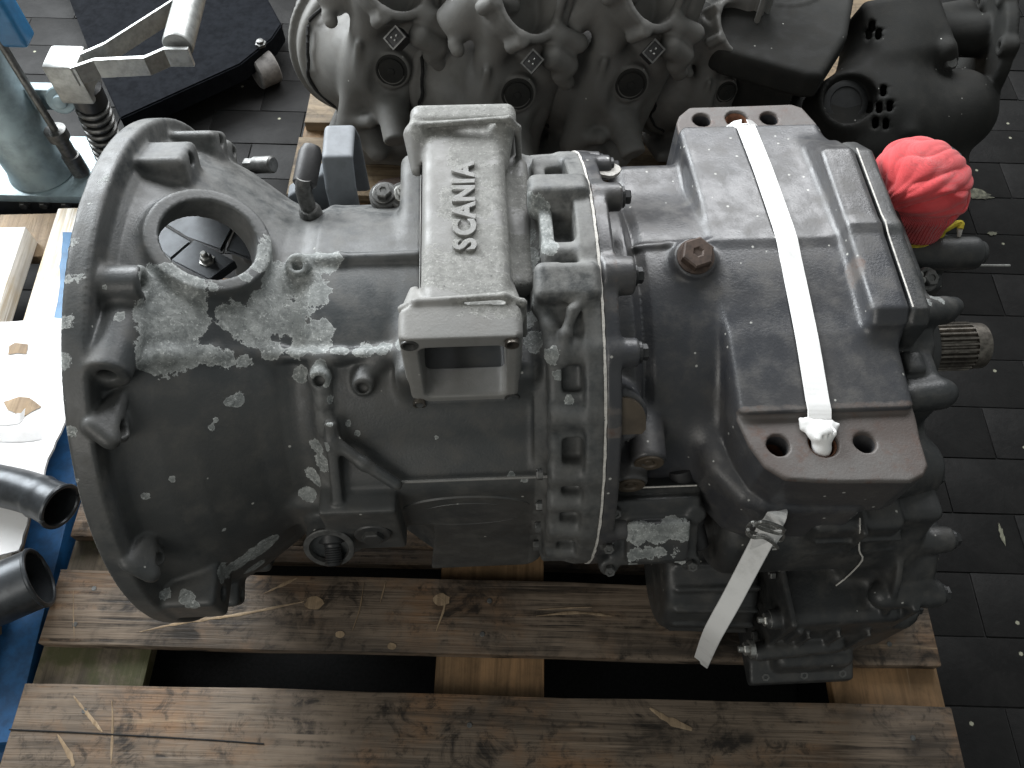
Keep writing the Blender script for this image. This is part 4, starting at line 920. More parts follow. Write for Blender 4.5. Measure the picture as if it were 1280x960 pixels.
# grey funnel shaped guard on the far side: a hollow oval hood on a flat arm
ga = L(430, 216, 1, .225); c = Cast(ga-[.085, .06, .095], ga+[.06, .10, .075], .0022)
hd = nrm((1, -.02, .05))
Rg = np.stack([hd, nrm(np.cross((0, 0, 1), hd)), nrm(np.cross(hd, nrm(np.cross((0, 0, 1), hd))))])
c.add(ext([(ga[1]-.045, ga[2]-.08), (ga[1]-.042, ga[2]+.015), (ga[1]-.022, ga[2]+.048), (ga[1]+.03, ga[2]+.048), (ga[1]+.05, ga[2]+.015), (ga[1]+.05, ga[2]-.08)], 0, ga[0]-.018, ga[0]+.020, .006), .003)
c.cut(ext([(ga[1]-.040, ga[2]-.09), (ga[1]-.037, ga[2]+.013), (ga[1]-.020, ga[2]+.042), (ga[1]+.027, ga[2]+.042), (ga[1]+.044, ga[2]+.013), (ga[1]+.044, ga[2]-.09)], 0, ga[0]-.012, ga[0]+.06, .004), .001)
c.add(ext([(ga[2]-.085, ga[0]-.08), (ga[2]-.03, ga[0]-.075), (ga[2]+.012, ga[0]-.02), (ga[2]+.012, ga[0]-.01), (ga[2]-.085, ga[0]-.01)], 1, ga[1]-.01, ga[1]+.012, .003), .012)
gd = gcast('guard', c, M['grey_plastic'])
gd['label'] = 'smooth light grey hood on the far side beside the bell'
for q in ((400, 205),): pass
bm = bmesh.new(); p = L(330, 206, 1, .20); bm_lathe(bm, p, (.9, -.3, .3), [(-.012, .010), (.012, .010), (.014, .008)], 18); bm_lathe(bm, p+np.array([-.014, .004, -.004]), (.9, -.3, .3), [(-.01, .008), (.01, .008)], 6); gm('hose_nipple', bm, M['dull_steel'])
def l2w(p):
    p = np.array(p, float); cc, s = cos(GA), sin(GA); return GO+np.array([p[0]*cc-p[1]*s, p[0]*s+p[1]*cc, p[2]])
# ------------------------------------------------------------------ white lashing strap
st = empty('strap', l2w((.645, 0, .23))); tag(st, 'white woven lashing strap tied across the cross block and down to the pallet', 'strap')
Minv = Matrix.Translation(-st.location)
def ribbon(name, pts, nors, wid, th=.0012, parent=None, mat=None, taper=None):
    n = len(pts); bm = bmesh.new(); rows = []; uvl = bm.loops.layers.uv.new('UVMap'); dist = [0]
    for i in range(1, n): dist.append(dist[-1]+np.linalg.norm(np.array(pts[i])-np.array(pts[i-1])))
    for i in range(n):
        t = nrm(np.array(pts[min(i+1, n-1)])-np.array(pts[max(i-1, 0)])); s = nrm(np.cross(t, nors[i])); nn = np.cross(s, t); ww = wid*(taper[i] if taper else 1)
        p = np.array(pts[i]); rows.append([bm.verts.new(q) for q in (p-s*ww/2, p-s*ww*.47+nn*th, p+s*ww*.47+nn*th, p+s*ww/2)])
    for i in range(n-1):
        a, b = rows[i], rows[i+1]
        for j in range(4):
            f_ = bm.faces.new((a[j], a[(j+1) % 4], b[(j+1) % 4], b[j]))
            for lp in f_.loops:
                k = i if lp.vert in a else i+1; jj = (a if lp.vert in a else b).index(lp.vert); lp[uvl].uv = (dist[k], jj*.005)
    bm.faces.new(rows[0]); bm.faces.new(rows[-1][::-1])
    o = bm_obj(name, bm, mat or M['strap'], parent or st, sharp=60); o.matrix_parent_inverse = Minv; return o
def crown(y):
    xs = [-.232, -.1665, -.1664, -.09, .008, .02, .032, .12, .205, .2056, .245]; zs = [.158, .158, .1668, .1777, .1857, .1887, .1867, .1782, .1668, .158, .158]
    return float(np.interp(y, xs, zs))
ys = np.linspace(.212, -.186, 44); pts = []; nors = []
for y in ys:
    t = (.212-y)/.398; x = .6475-.004*t+.003*sin(pi*t)
    z = max(crown(y), crown(y-.012), crown(y+.012))*.5+.5*crown(y)+.0012
    if y > .2: z = .158+(.1695-.158)*max(0, (.212-y)/.012)+.0012
    if y < -.166: z = .1705-(.1705-.160)*min(1, (-.166-y)/.018)
    pts.append(l2w((x, y, z))); nors.append(np.array([0, 0, 1.]))
ribbon('upper_band', pts, nors, .0222)
# far knot: band bunched into the hole with two flared corners
for s, dx in ((1, .012), (-1, -.012)):
    ribbon('tuck', [l2w((.6465+dx*.3, .204, .1705)), l2w((.6465+dx*.9, .2065, .166)), l2w((.6465+dx*1.6, .208, .1605))], [np.array([0, -.2, 1.])]*3, .011, taper=[1, 1, .15])
ribbon('tuck', [l2w((.646, .2065, .1655)), l2w((.6455, .2125, .161)), l2w((.645, .2155, .15)), l2w((.645, .2165, .125))], [np.array([0, -.5, 1.]), np.array([0, 0, 1.]), np.array([0, 1, .2]), np.array([0, 1, 0.])], .0215, taper=[1, .95, .8, .7])
# near knot: crumpled wad going into the hole
c = Cast((.61, -.215, .125), (.68, -.165, .20), .0012)
c.add(ell((.6435, -.185, .1615), (.0135, .012, .007)), .004); c.add(cap((.633, -.176, .163), (.652, -.190, .167), .0045, .0035), .003); c.add(cap((.654, -.178, .162), (.638, -.194, .166), .004, .003), .003)
c.add(cap((.6435, -.188, .164), (.6445, -.199, .150), .009, .008), .004); c.add(cap((.656, -.183, .160), (.6605, -.180, .1625), .004, .002), .004); c.add(cap((.630, -.18, .160), (.627, -.173, .163), .004, .0015), .004)
c.add(cap((.6445, -.198, .152), (.645, -.2, .132), .0085), .003)
for i in range(5): c.cut(cap((.632+.006*i, -.174, .1695), (.637+.005*i, -.196, .169), .0011), .0015)
v, f = c.mesh(); me = me_from('knot', np.array([l2w(q) for q in v]), f); o = obj('knot', me, M['strap'], st); o.matrix_parent_inverse = Minv
# lower run with buckle, down to the pallet board and under it
def yz(px, py, y): return l2w(L(px, py, 1, y))
A = [l2w((.636, -.200, .03)), yz(970, 640, -.236), yz(960, 662, -.243), yz(936, 708, -.262), yz(914, 750, -.286), yz(900, 775, -.300), yz(888, 798, -.308)]
zb = PZ+.002; A.append(W(877, 826, 2, .148)); A.append(W(876, 829, 2, .12))
A = spline(A, 6); vn = -ray(920, 740)/np.linalg.norm(ray(920, 740))
ribbon('lower_band', A, [np.array([vn[0], vn[1], vn[2]*.6])]*len(A), .0212)
B = [l2w((.556, -.19, -.05)), yz(857, 712, -.19), W(861, 735, 2, .149), W(862, 742, 2, .12)]
ribbon('back_band', spline(B, 5), [np.array([0, -1, .5])]*16, .018)
# wire buckle
def bw(px, py, y=-.247): return yz(px, py, y)
bk = None
for k, loop in enumerate(([(934, 660), (940, 653), (952, 655), (975, 664), (979, 672), (972, 676), (950, 668), (937, 665)], [(943, 656), (955, 652), (978, 660), (976, 667), (955, 662)], [(935, 662), (934, 667), (942, 672), (955, 672), (972, 684), (965, 686)])):
    bm = bmesh.new(); bm_tube(bm, spline([bw(*q, -.248-.003*k) for q in loop+([loop[0]] if k < 2 else [])], 5), .0017, 8)
    o = bm_obj('buckle_wire', bm, M['steel'], st); o.matrix_parent_inverse = Minv
ribbon('band_fold', spline([bw(966, 662, -.249), bw(958, 674, -.250), bw(953, 684, -.250)], 4), [np.array([0, -1, .7])]*9, .026)

# ------------------------------------------------------------------ red knitted work glove pulled over the sensor
gl = empty('glove', l2w((.838, .125, .10))); tag(gl, 'red knitted work glove with yellow hem pulled over a sensor at the rear', 'glove')
gx = L(1147, 236, 2, .165); GS = .80
c = Cast(gx-[.08, .10, .085], gx+[.08, .10, .08], .0017)
GX0 = gx
c.add(ell(gx+[.002, .012, .010], (.060, .058, .055)), .004)
c.add(ell(gx+[-.020, .000, .008], (.038, .045, .040)), .014)
c.add(ell(gx+[.028, -.004, -.002], (.034, .048, .046)), .016)
c.add(cyl(gx+[.004, -.002, -.060], gx+[.004, .004, .005], .058, .055, .01), .012)
c.add(cap(gx+[-.050, -.030, .004], gx+[-.058, -.036, -.002], .008, .006), .006)
# folds
for a, b, r in (((-.046, -.034, .006), (.018, -.038, .034), .0065), ((-.050, -.030, .022), (.004, -.020, .052), .007), ((-.030, -.040, -.010), (.044, -.044, .004), .006), ((.012, -.035, .036), (.042, -.036, .012), .006), ((-.048, -.036, -.018), (-.01, -.050, -.020), .006)):
    c.add(cap(gx+a, gx+b, r, r*.5), .012)
for a, b, r in (((-.04, -.046, .014), (.014, -.046, .042), .006), ((.016, -.048, .034), (.036, -.05, .014), .006), ((-.042, -.052, -.008), (.03, -.060, -.002), .0055), ((-.03, -.03, .048), (.02, -.012, .066), .0045), ((.03, -.052, -.01), (.05, -.035, .02), .004)):
    c.cut(cap(gx+a, gx+b, r*.6, r*.4), .008)
c.cut(box2(gx-[.09, .11, .12], gx+[.09, .11, -.055], .001), .003); c.cut(cyl(gx+[.004, .003, -.09], gx+[.004, .003, -.015], .038), .002)
v, f = c.mesh()
q_ = v-gx; hh = q_[:, 2]; fz = np.clip((hh+.02)/.03, 0, 1)
u_ = q_@nrm((-.35, -.35, .87)); w_ = q_@nrm((.9, -.2, .35)); t_ = q_@nrm((.2, .9, .3))
kn_ = np.array([-.056, -.034, -.002]); ka = nrm((-.85, -.50, .05)); e1 = nrm(np.cross(ka, (0, 0, 1))); e2 = np.cross(ka, e1); r_ = q_-kn_; th_ = np.arctan2(r_@e2, r_@e1); s_k = np.linalg.norm(r_, axis=1)
fold = np.abs(np.sin(5.0*th_+.9*np.sin(55*s_k+1)+.5*np.sin(90*w_)))**.6-.6; fold = fold*np.clip(s_k/.03, .2, 1); fold2 = np.abs(np.sin(9*th_+1.3*np.sin(38*s_k)))-.5
amp = .0068*fz*np.clip((.062-np.abs(q_[:, 0]-.0))/.03, .35, 1); dn = q_/np.linalg.norm(q_, axis=1)[:, None]
v = v+dn*(amp*fold+.0022*fz*fold2)[:, None]; v[:, 2] -= np.clip(v[:, 2]-gx[2]-.030, 0, 1)*.5
cu_ = np.clip((-.005-hh)/.01, 0, 1); an_ = np.arctan2(q_[:, 1], q_[:, 0]); v = v+dn*(cu_*(.0009*np.sin(an_*75)+.002*np.sin(an_*5+1)))[:, None]
vw = np.array([l2w(gx+(q-gx)*GS) for q in v])
me = me_from('knit_body', vw, f); attr(me, 'ang', np.arctan2(v[:, 1]-gx[1], v[:, 0]-gx[0])); zz = v[:, 2]-gx[2]
attr(me, 'rib', np.clip((.005-zz)/.01, 0, 1)); o = obj('knit_body', me, M['glove'], gl); GMinv = Matrix.Translation(-gl.location); o.matrix_parent_inverse = GMinv
bm = bmesh.new(); bm_tube(bm, [l2w(gx+GS*np.array([.004+.0575*cos(a), -.001+.0575*sin(a), -.056+.002*sin(3*a)])) for a in np.linspace(0, 2*pi, 61)[:-1]], .0034, 8, True); o = bm_obj('hem', bm, M['yellow'], gl); o.matrix_parent_inverse = GMinv
hp = [l2w(L(x, y, 2, z)) for x, y, z in [(1154, 268, .132), (1154, 279, .130), (1163, 287, .127), (1180, 287, .126), (1192, 281, .128), (1201, 279, .130), (1200, 286, .127)]]
bm = bmesh.new(); bm_tube(bm, spline(hp, 6), .0036, 8); o = bm_obj('hem_curl', bm, M['yellow'], gl); o.matrix_parent_inverse = GMinv
bm = bmesh.new(); bm_tube(bm, spline([hp[-1], l2w(L(1199, 293, 2, .12)), l2w(L(1198, 301, 2, .115))], 4), [.003, .003, .0028, .0025, .0025, .002, .0015, .001, .0008], 7); o = bm_obj('loose_thread', bm, M['plaster'], gl); o.matrix_parent_inverse = GMinv

# ------------------------------------------------------------------ two dark pipes on the blue pallet
def pipe(name, label, pts, r, flare, open_dark=True):
    pts = spline([np.array(p) for p in pts], 7); n = len(pts); rr = [r]*n
    if flare:
        for i in range(n-5, n): rr[i] = r*(1+.10*((i-(n-6))/5))
        rr[n-6] = r*1.08
    root = empty(name, (pts[0][0], pts[0][1], .17)); tag(root, label, 'pipe'); inv = Matrix.Translation(-root.location)
    bm = bmesh.new(); N = 28; up = np.array([.1, .2, .97]); rows = []
    for k, (p, q) in enumerate(zip(pts, rr)):
        t = nrm(pts[min(k+1, n-1)]-pts[max(k-1, 0)]); x = nrm(np.cross(up, t)); y = np.cross(t, x); rows.append([bm.verts.new(p+x*q*cos(2*pi*j/N)+y*q*sin(2*pi*j/N)) for j in range(N)])
    for k in range(n-1, n-8, -1):                                            # inner wall
        p = pts[k]; t = nrm(pts[min(k+1, n-1)]-pts[max(k-1, 0)]); x = nrm(np.cross(up, t)); y = np.cross(t, x); q = rr[k]-.004; rows.append([bm.verts.new(p+x*q*cos(2*pi*j/N)+y*q*sin(2*pi*j/N)) for j in range(N)])
    for a, b in zip(rows[:-1], rows[1:]):
        for j in range(N): bm.faces.new((a[j], a[(j+1) % N], b[(j+1) % N], b[j]))
    bm.faces.new(rows[0][::-1]); bm.faces.new(rows[-1])
    o = bm_obj('tube', bm, M['pipe'], root); o.matrix_parent_inverse = inv
    t = nrm(pts[-1]-pts[-2]); bm = bmesh.new(); x = nrm(np.cross(up, t)); y = np.cross(t, x); bm_tube(bm, [pts[-1]+(x*cos(a)+y*sin(a))*(rr[-1]-.0015) for a in np.linspace(0, 2*pi, 41)[:-1]], .0032, 8, True)
    o = bm_obj('rim', bm, M['pipe'], root); o.matrix_parent_inverse = inv
    return root
pz = .1715+.031
pipe('elbow_pipe', 'dark steel elbow pipe with a flared open end lying on the cardboard', [W(-140, 600, 2, pz), W(-60, 597, 2, pz), W(0, 607, 2, pz), W(40, 617, 2, pz+.002), W(75, 633, 2, pz+.004)], .0285, True)
pipe('straight_pipe', 'stubby dark steel pipe with a plain end lying at the pallet corner', [W(-170, 800, 2, .186), W(-90, 775, 2, .187), W(-20, 750, 2, .188), W(48, 722, 2, .189)], .040, False)

# ------------------------------------------------------------------ small gear housings in a row on the rear pallet
def make_unit():
    root = empty('gear_housing', (0, 0, 0))
    c = Cast((-.27, -.17, -.02), (.14, .27, .49), .0034)
    c.add(cyl((-.050, .045, .160), (.012, -.085, .205), .122, .050, .014), .01)                # cone of the bell
    c.add(cyl((-.100, .125, .150), (-.044, .036, .165), .108, .126, .014), .004); c.add(cyl((-.066, .071, .160), (-.060, .061, .162), .131, .131, .003), .003)              # slotted skirt
    ax_ = nrm((.53, -.84, .14)); Ra = frame(ax_)
    for i in range(3):
        for j in range(3):
            t = -.085+.016*j; a = radians(12+17*i+8*(j % 2))
            d = -(np.array([0, .9, 0])-ax_*(.9*ax_[1])); d = nrm(d); u = np.cross(ax_, d); e = nrm(d*cos(a)+u*sin(a)*(1 if u[2] > 0 else -1)); p = np.array([-.050, .045, .165])+ax_*t+e*.118
            tt = np.cross(ax_, e); c.cut(box(p, (.0034, .0115, .026), .001, np.stack([ax_, tt, e])), .001)
    c.add(cap((.0, .02, .06), (.03, .02, .40), .066, .06), .014)
    c.add(cap((-.050, -.078, .085), (-.035, -.062, .300), .022, .026), .015)                   # pale swelling beside the boss
    c.add(cap((.03, -.01, .09), (.045, -.015, .26), .050, .052), .012)
    c.cut(ell((.022, -.128, .205), (.052, .050, .072)), .006); c.cut(ell((.045, -.13, .15), (.03, .04, .06)), .006)
    c.add(cyl((.012, -.04, .205), (.012, -.090, .212), .034, .030, .003), .003); c.add(cap((-.042, -.095, .245), (-.040, -.09, .16), .006, .004), .008)
    c.add(cap((.010, -.07, .145), (.025, -.095, .135), .034, .026), .02)
    c.add(cyl((.014, -.085, .152), (.040, -.140, .118), .0225, .0205, .003), .008)
    c.add(cap((-.02, -.070, .080), (.005, -.092, .056), .024, .018), .02); c.add(cap((-.03, -.03, .03), (.03, -.03, .06), .045), .03)
    c.add(cap((-.045, -.085, .10), (-.012, -.102, .118), .012), .012)
    c.add(box2((-.10, -.05, 0), (.07, .12, .03), .012), .02)
    n = nrm((.42, -.60, .68)); p = np.array([-.002, -.068, .352]); Rn = frame(n)
    c.add(cyl(p-n*.09, p+n*.012, .056, .066, .004), .012); c.cut(cyl(p-n*.035, p+n*.06, .050, .056), .003)
    for a in range(0, 360, 60):
        q = p+n*.004+(Rn[0]*cos(radians(a))+Rn[1]*sin(radians(a)))*.067; c.add(cyl(q-n*.03, q+n*.008, .011, .010, .003), .008)
    c.add(cap(p-n*.03-Rn[0]*.01, p-n*.028-Rn[0]*.008, .014), .008)
    c.add(cyl((-.105, -.045, .275), (-.045, -.050, .358), .030, .036, .006), .010); c.add(cap((-.095, -.075, .268), (-.090, -.080, .262), .011), .008)
    for i in range(4): c.add(cap((.048+.013*i, -.070+.014*i, .285), (.050+.013*i, -.075+.014*i, .46), .0068), .004)
    c.add(box2((.03, -.045, .26), (.10, .06, .46), .02), .02)
    c.add(cap((.050, -.098, .285), (.078, -.085, .270), .018), .012); c.add(cap((.07, -.09, .255), (.085, -.08, .24), .013), .01); c.add(cap((.06, -.08, .31), (.09, -.07, .30), .015), .01)
    v, f = c.mesh(); me = me_from('casing', v, f); attr(me, 'wear', np.full(len(v), -1.)); o = obj('casing', me, M['bgpaint'], root)
    bm = bmesh.new(); bm_lathe(bm, (.0122, -.0895, .2120), (.005, -1, .08), [(0, .0255), (.002, .0255), (.0022, .0225), (.0008, .0215), (.0008, .020), (.0035, .0195), (.0040, .006), (.006, .005), (.0065, .001)], 36); bm_obj('bearing_cap', bm, M['bgdark'], root)
    bm = bmesh.new(); cM = Matrix.Translation((.018, -.122, .285)) @ Matrix.Rotation(radians(-12), 4, 'Z') @ Matrix.Rotation(radians(-30), 4, 'X') @ Matrix.Rotation(radians(28), 4, 'Y') @ Matrix.Scale(.78, 4)
    bm_box(bm, (-.014, -.012, -.017), (.014, .040, .017), cM, .002); co = bm_obj('connector', bm, M['rubber'], root)
    bm = bmesh.new()
    for lo, hi in (((-.0145, -.0155, -.0175), (.0145, -.0125, -.0145)), ((-.0145, -.0155, .0145), (.0145, -.0125, .0175)), ((-.0145, -.0155, -.0145), (-.0115, -.0125, .0145)), ((.0115, -.0155, -.0145), (.0145, -.0125, .0145))): bm_box(bm, lo, hi, cM)
    bm_obj('connector_rim', bm, M['dull_steel'], co, smooth=False)
    for dx, dz in ((-.004, -.004), (.004, -.003), (0, .005)):
        bm = bmesh.new(); q = cM @ Vector((dx, -.0122, dz)); q2 = cM @ Vector((dx, -.0155, dz)); bm_lathe(bm, q, np.array(q2-q), [(0, .0016), (.003, .0016), (.0036, .001)], 8); bm_obj('pin', bm, M['steel'], co)
    pts = []                                                                                  # wavy joint line round the skirt
    cc = np.array([-.050, .045, .165])+ax_*.020; d0 = nrm(-(np.array([0, 1, 0])-ax_*ax_[1])); u0 = np.cross(ax_, d0); u0 = u0 if u0[2] > 0 else -u0
    for i in range(30):
        a = radians(-75+150*i/29); pts.append(cc+ax_*(.006*sin(7*a)+.003*sin(17*a))+(d0*cos(a)+u0*sin(a))*(.1165-.002*sin(7*a)))
    bm = bmesh.new(); bm_tube(bm, pts, .0030, 7); bm_obj('joint_seam', bm, M['joint'], root)
    return root
unit = make_unit()
def dup(root):
    r = root.copy(); COL.objects.link(r)
    for ch in list(root.children):
        q = ch.copy(); COL.objects.link(q); q.parent = r
        for g in list(ch.children):
            h_ = g.copy(); COL.objects.link(h_); h_.parent = q
    return r
uspec = [((-.255, 1.13, PZ), -6, 'dusty grey gear housing beside the bell, its whole slotted skirt in view'),
         ((-.060, 1.075, PZ), 2, 'dusty grey gear housing right behind the lettered selector cover'),
         ((.120, 1.105, PZ), 2, 'dusty grey gear housing behind the joint flange and beside the black box')]
for i, (loc, rz, lb) in enumerate(uspec):
    u = unit if i == 0 else dup(unit); u.location = loc; u.rotation_euler = (radians(-10), radians(11), radians(rz)); tag(u, lb, 'gear housing', 'small gear housings on the rear pallet')
    u.location.z = PZ+.012
u4 = dup(unit); u4.location = (.315, 1.15, PZ+.006); u4.rotation_euler = (radians(-10), radians(6), radians(16)); u4.scale = (.74, .74, .72); tag(u4, 'shorter grey gear housing standing half hidden beneath the black box', 'gear housing', 'small gear housings on the rear pallet')

# black oil pan like box lying on top of the housings
bxr = empty('air_box', (.40, 1.17, PZ)); tag(bxr, 'blackish flat sided box with a round spout lying across the rear housings', 'box')
def shifted(v, o_): return v-np.array(o_.location)
zb_ = .40
out = [W(x, y, 2, zb_) for x, y in [(905, 66), (1010, 96), (1028, 96), (1060, 45), (1075, -40), (890, -45), (876, 30), (893, 58)]]
c = Cast((.10, 1.0, .22), (.80, 1.58, .47), .004)
pp = [(p[0], p[1]) for p in out]
c.add(ext(pp, 2, zb_-.045, zb_+.004, .010), .004)
sp0, sp1 = W(900, 45, 2, zb_-.03), W(826, 42, 2, zb_-.03); c.add(cyl(sp0+[.06, .0, 0], sp1, .050, .046, .006), .03); c.cut(cyl(sp1+[.012, 0, 0], sp1-[.03, 0, 0], .036), .002)
c.add(box(W(856, 25, 2, zb_+.012), (.024, .022, .010), .005), .006)
ci = W(975, -28, 2, zb_+.004)
chain(c, [np.array([ci[0]+.075*cos(a), ci[1]+.075*sin(a), zb_+.004]) for a in np.linspace(0, 2*pi, 30)], .003, .004)
chain(c, [W(904, 55, 2, zb_+.002), W(907, -10, 2, zb_+.002)], .005, .01)
v, f = c.mesh(); me = me_from('shell', shifted(v, bxr), f); attr(me, 'wear', np.full(len(v), -1.)); o = obj('shell', me, M['bgdark'], bxr)
# its feet: a square post underneath keeps it at height
bm = bmesh.new(); a = W(900, 82, 2, .30); b = W(995, 108, 2, .30); bm_box(bm, (0, -.045, -.05), (float(np.linalg.norm((b-a)[:2])), .045, .03), Matrix.Translation(Vector(a)-bxr.location) @ Matrix.Rotation(atan2(b[1]-a[1], b[0]-a[0]), 4, 'Z'), .006); bm_obj('sump', bm, M['bgdark'], bxr)
bm = bmesh.new(); bm_box(bm, (-.09, -.02, 0), (.10, .12, .24), Matrix.Translation((.04, .10, 0)), .01); bm_obj('pedestal', bm, M['bgdark'], bxr)
# slim lever with an eye leaning beneath the box
lv = empty('lever', (W(890, 115, 2, .3)[0], W(890, 115, 2, .3)[1], PZ)); tag(lv, 'thin grey lever with an oval eye standing below the black box', 'lever')
c = Cast(W(890, 110, 2, .29)-[.06, .10, .15], W(890, 110, 2, .29)+[.06, .08, .09], .003)
e0, e1 = W(893, 85, 2, .31), W(889, 128, 2, .26); c.add(cap(e0, e1, .017, .013), .004); c.cut(cap(e0+(e1-e0)*.35+[0, -.03, .02], e0+(e1-e0)*.75+[0, -.03, .02], .012), .002); c.cut(cap(e0+(e1-e0)*.3, e0+(e1-e0)*.75, .007), .002); c.add(cap(e1, e1-[0, 0, .11], .012), .006)
v, f = c.mesh(); me = me_from('lever_arm', shifted(v, lv), f); attr(me, 'wear', np.full(len(v), -1.)); obj('lever_arm', me, M['bgpaint'], lv)

# dark slotted transmission with a flange ring on the right
tr = empty('transmission', (.66, 1.22, PZ)); tag(tr, 'dark dirty transmission casing with vent slots and a round flange ring behind the glove', 'transmission')
c = Cast((.42, 1.0, .13), (.97, 1.62, .46), .004)
base = lambda x, y, z: W(x, y, 2, z)
c.add(cap(base(1085, 150, .24), base(1110, 70, .28), .085, .075), .04); c.add(cap(base(1120, 165, .22), base(1190, 140, .22), .085, .075), .05)
c.add(box(base(1120, 50, .31), (.075, .06, .05), .015, frame((.1, -.35, 1))), .03); c.add(cap(base(1075, 120, .27), base(1085, 190, .23), .05, .05), .03)
c.add(cyl(base(1062, 125, .30)+[0, .03, -.06], base(1062, 125, .30), .062, .052, .006), .02); c.cut(cyl(base(1060, 122, .30)+[0, .0, -.010], base(1060, 122, .30)+[0, -.02, .03], .042), .003)
c.add(cap(base(1165, 45, .30), base(1235, 45, .29), .034, .038), .02); c.add(cap(base(1165, 22, .31), base(1205, 15, .31), .022), .02)
c.add(cap(base(1127, 70, .32), base(1135, 165, .28), .014), .015)
fr = base(1236, 62, .28); fx = nrm((1, -.12, .12)); c.add(cyl(fr-fx*.010, fr+fx*.012, .098, .098, .004), .006); c.cut(cyl(fr-fx*.002, fr+fx*.04, .066), .002)
for a in range(0, 360, 60):
    Rn = frame(fx); q = fr+(Rn[0]*cos(radians(a+20))+Rn[1]*sin(radians(a+20)))*.095; c.add(cyl(q-fx*.018, q+fx*.012, .016, .016, .003), .008); c.cut(cyl(q-fx*.03, q+fx*.03, .006), .001)
for x, y, z in ((1090, 36, .36), (1086, 46, .36), (1098, 46, .36), (1104, 117, .315), (1099, 138, .31), (1112, 136, .31), (1094, 157, .305), (1107, 158, .305), (1087, 138, .31)):
    p = base(x, y, z); d = ray(x, y); d = d/np.linalg.norm(d); c.cut(cyl(p-d*.05, p+d*.06, .0055), .001); c.cut(cyl(p-d*.05+[0, .008, .004], p+d*.06+[0, .008, .004], .0055), .001)
c.add(cap(base(1182, 62, .33), base(1184, 74, .31), .018), .01)
c.add(box2((.50, 1.05, .146), (.82, 1.3, .20), .02), .03)
c.add(cap(base(1210, 110, .18), base(1200, 140, .17), .05), .03)
v, f = c.mesh(); me = me_from('casing', shifted(v, tr), f); attr(me, 'wear', np.full(len(v), -1.)); obj('casing', me, M['bgdark'], tr)
bm = bmesh.new(); q = base(1060, 122, .30)-np.array([0, 0, .012]); bm_lathe(bm, shifted(q, tr), (0, -.55, .83), [(-.01, .038), (.003, .038), (.004, .034), (.0042, .028), (.002, .026), (.003, .004)], 30); bm_obj('bearing_cap', bm, M['black_steel'], tr)
bm = bmesh.new(); q = base(1186, 80, .31); bm_lathe(bm, shifted(q, tr), (0, -.6, .8), [(-.01, .012), (.008, .012), (.012, .009)], 8); bm_obj('plug', bm, M['dull_steel'], tr)
# small loose casting lying between the housings and the gearbox
ls = empty('loose_bracket', (-.19, .98, PZ)); tag(ls, 'rusty brown drilled bracket lying behind the grey hood', 'bracket')
c = Cast((-.27, .90, .14), (-.09, 1.10, .26), .003); c.add(cap((-.23, 1.0, .17), (-.13, 1.02, .18), .026, .022), .01); c.add(cyl((-.155, .99, .15), (-.15, .97, .215), .034, .030, .005), .012); c.cut(cyl((-.152, .98, .19), (-.148, .96, .25), .012), .002)
v, f = c.mesh(); me = me_from('casting', shifted(v, ls), f); attr(me, 'wear', np.full(len(v), -1.)); obj('casting', me, M['rustbolt'], ls)
ls2 = empty('end_plate', (.0, 1.5, PZ)); tag(ls2, 'flat drilled end plate lying behind the gear housings on the rear pallet', 'plate')
c = Cast((-.24, 1.30, .14), (.06, 1.52, .24), .0035); c.add(cap((-.15, 1.42, .16), (-.02, 1.43, .165), .045, .04), .02); c.add(cap((-.16, 1.40, .16), (-.19, 1.37, .16), .028), .02); c.cut(cyl((-.19, 1.37, .15), (-.19, 1.36, .25), .009), .002)
v, f = c.mesh(); me = me_from('plate_body', shifted(v, ls2), f); attr(me, 'wear', np.full(len(v), -1.)); obj('plate_body', me, M['bgdark'], ls2)

# ------------------------------------------------------------------ grey lifting trolley at the upper left
tb = W(75, 232, 2, .10); TX, TY = -.905, 1.10
tl = empty('lift_trolley', (TX, TY, 0)); tag(tl, 'grey steel lifting trolley with coil spring, lever and black forks', 'trolley')
tinv = Matrix.Translation((-TX, -TY, 0))
def tm(name, bm, mat, par=None, **k):
    o = bm_obj(name, bm, mat, par or tl, **k); o.matrix_parent_inverse = tinv if (par is None) else Matrix(); return o
bm = bmesh.new(); bm_lathe(bm, (TX, TY, .105), (0, 0, 1), [(0, .060), (.004, .062), (.02, .057), (.9, .057), (.905, .05)], 44); tm('post', bm, M['trolley'])
bm = bmesh.new(); rp = W(72, 185, 2, .14); bm_lathe(bm, (TX+.078, TY-.010, .11), (0, 0, 1), [(0, .016), (.045, .016), (.046, .013), (.085, .013), (.086, .019), (.105, .019), (.106, .0065), (.8, .0065)], 20); tm('ram_rod', bm, M['dull_steel'])
# base channel: light top plate, dark front web with three bolts
f0 = [W(x, y, 2, .105) for x, y in [(-60, 262), (10, 244), (98, 244), (108, 252), (75, 224), (15, 222), (-60, 235)]]
bm = bmesh.new(); x0, x1 = W(-80, 243, 2, .105)[0], W(108, 246, 2, .105)[0]; y0 = W(50, 245, 2, .105)[1]
bm_box(bm, (x0, y0, .085), (x1, y0+.16, .105), None, .006); tm('base_plate', bm, M['trolley'])
bm = bmesh.new(); bm_box(bm, (x0, y0+.008, .02), (x1-.006, y0+.028, .0845), None, .003); wb = tm('front_web', bm, M['black_steel'])
for px_ in (31, 56, 83):
    p = W(px_, 254, 1, y0+.008); bm = bmesh.new(); bm_lathe(bm, p, (0, -1, 0), [(-.003, .011), (.002, .011), (.0025, .008), (.009, .008), (.010, .007)], 6); o = tm('bolt', bm, M['dull_steel'])
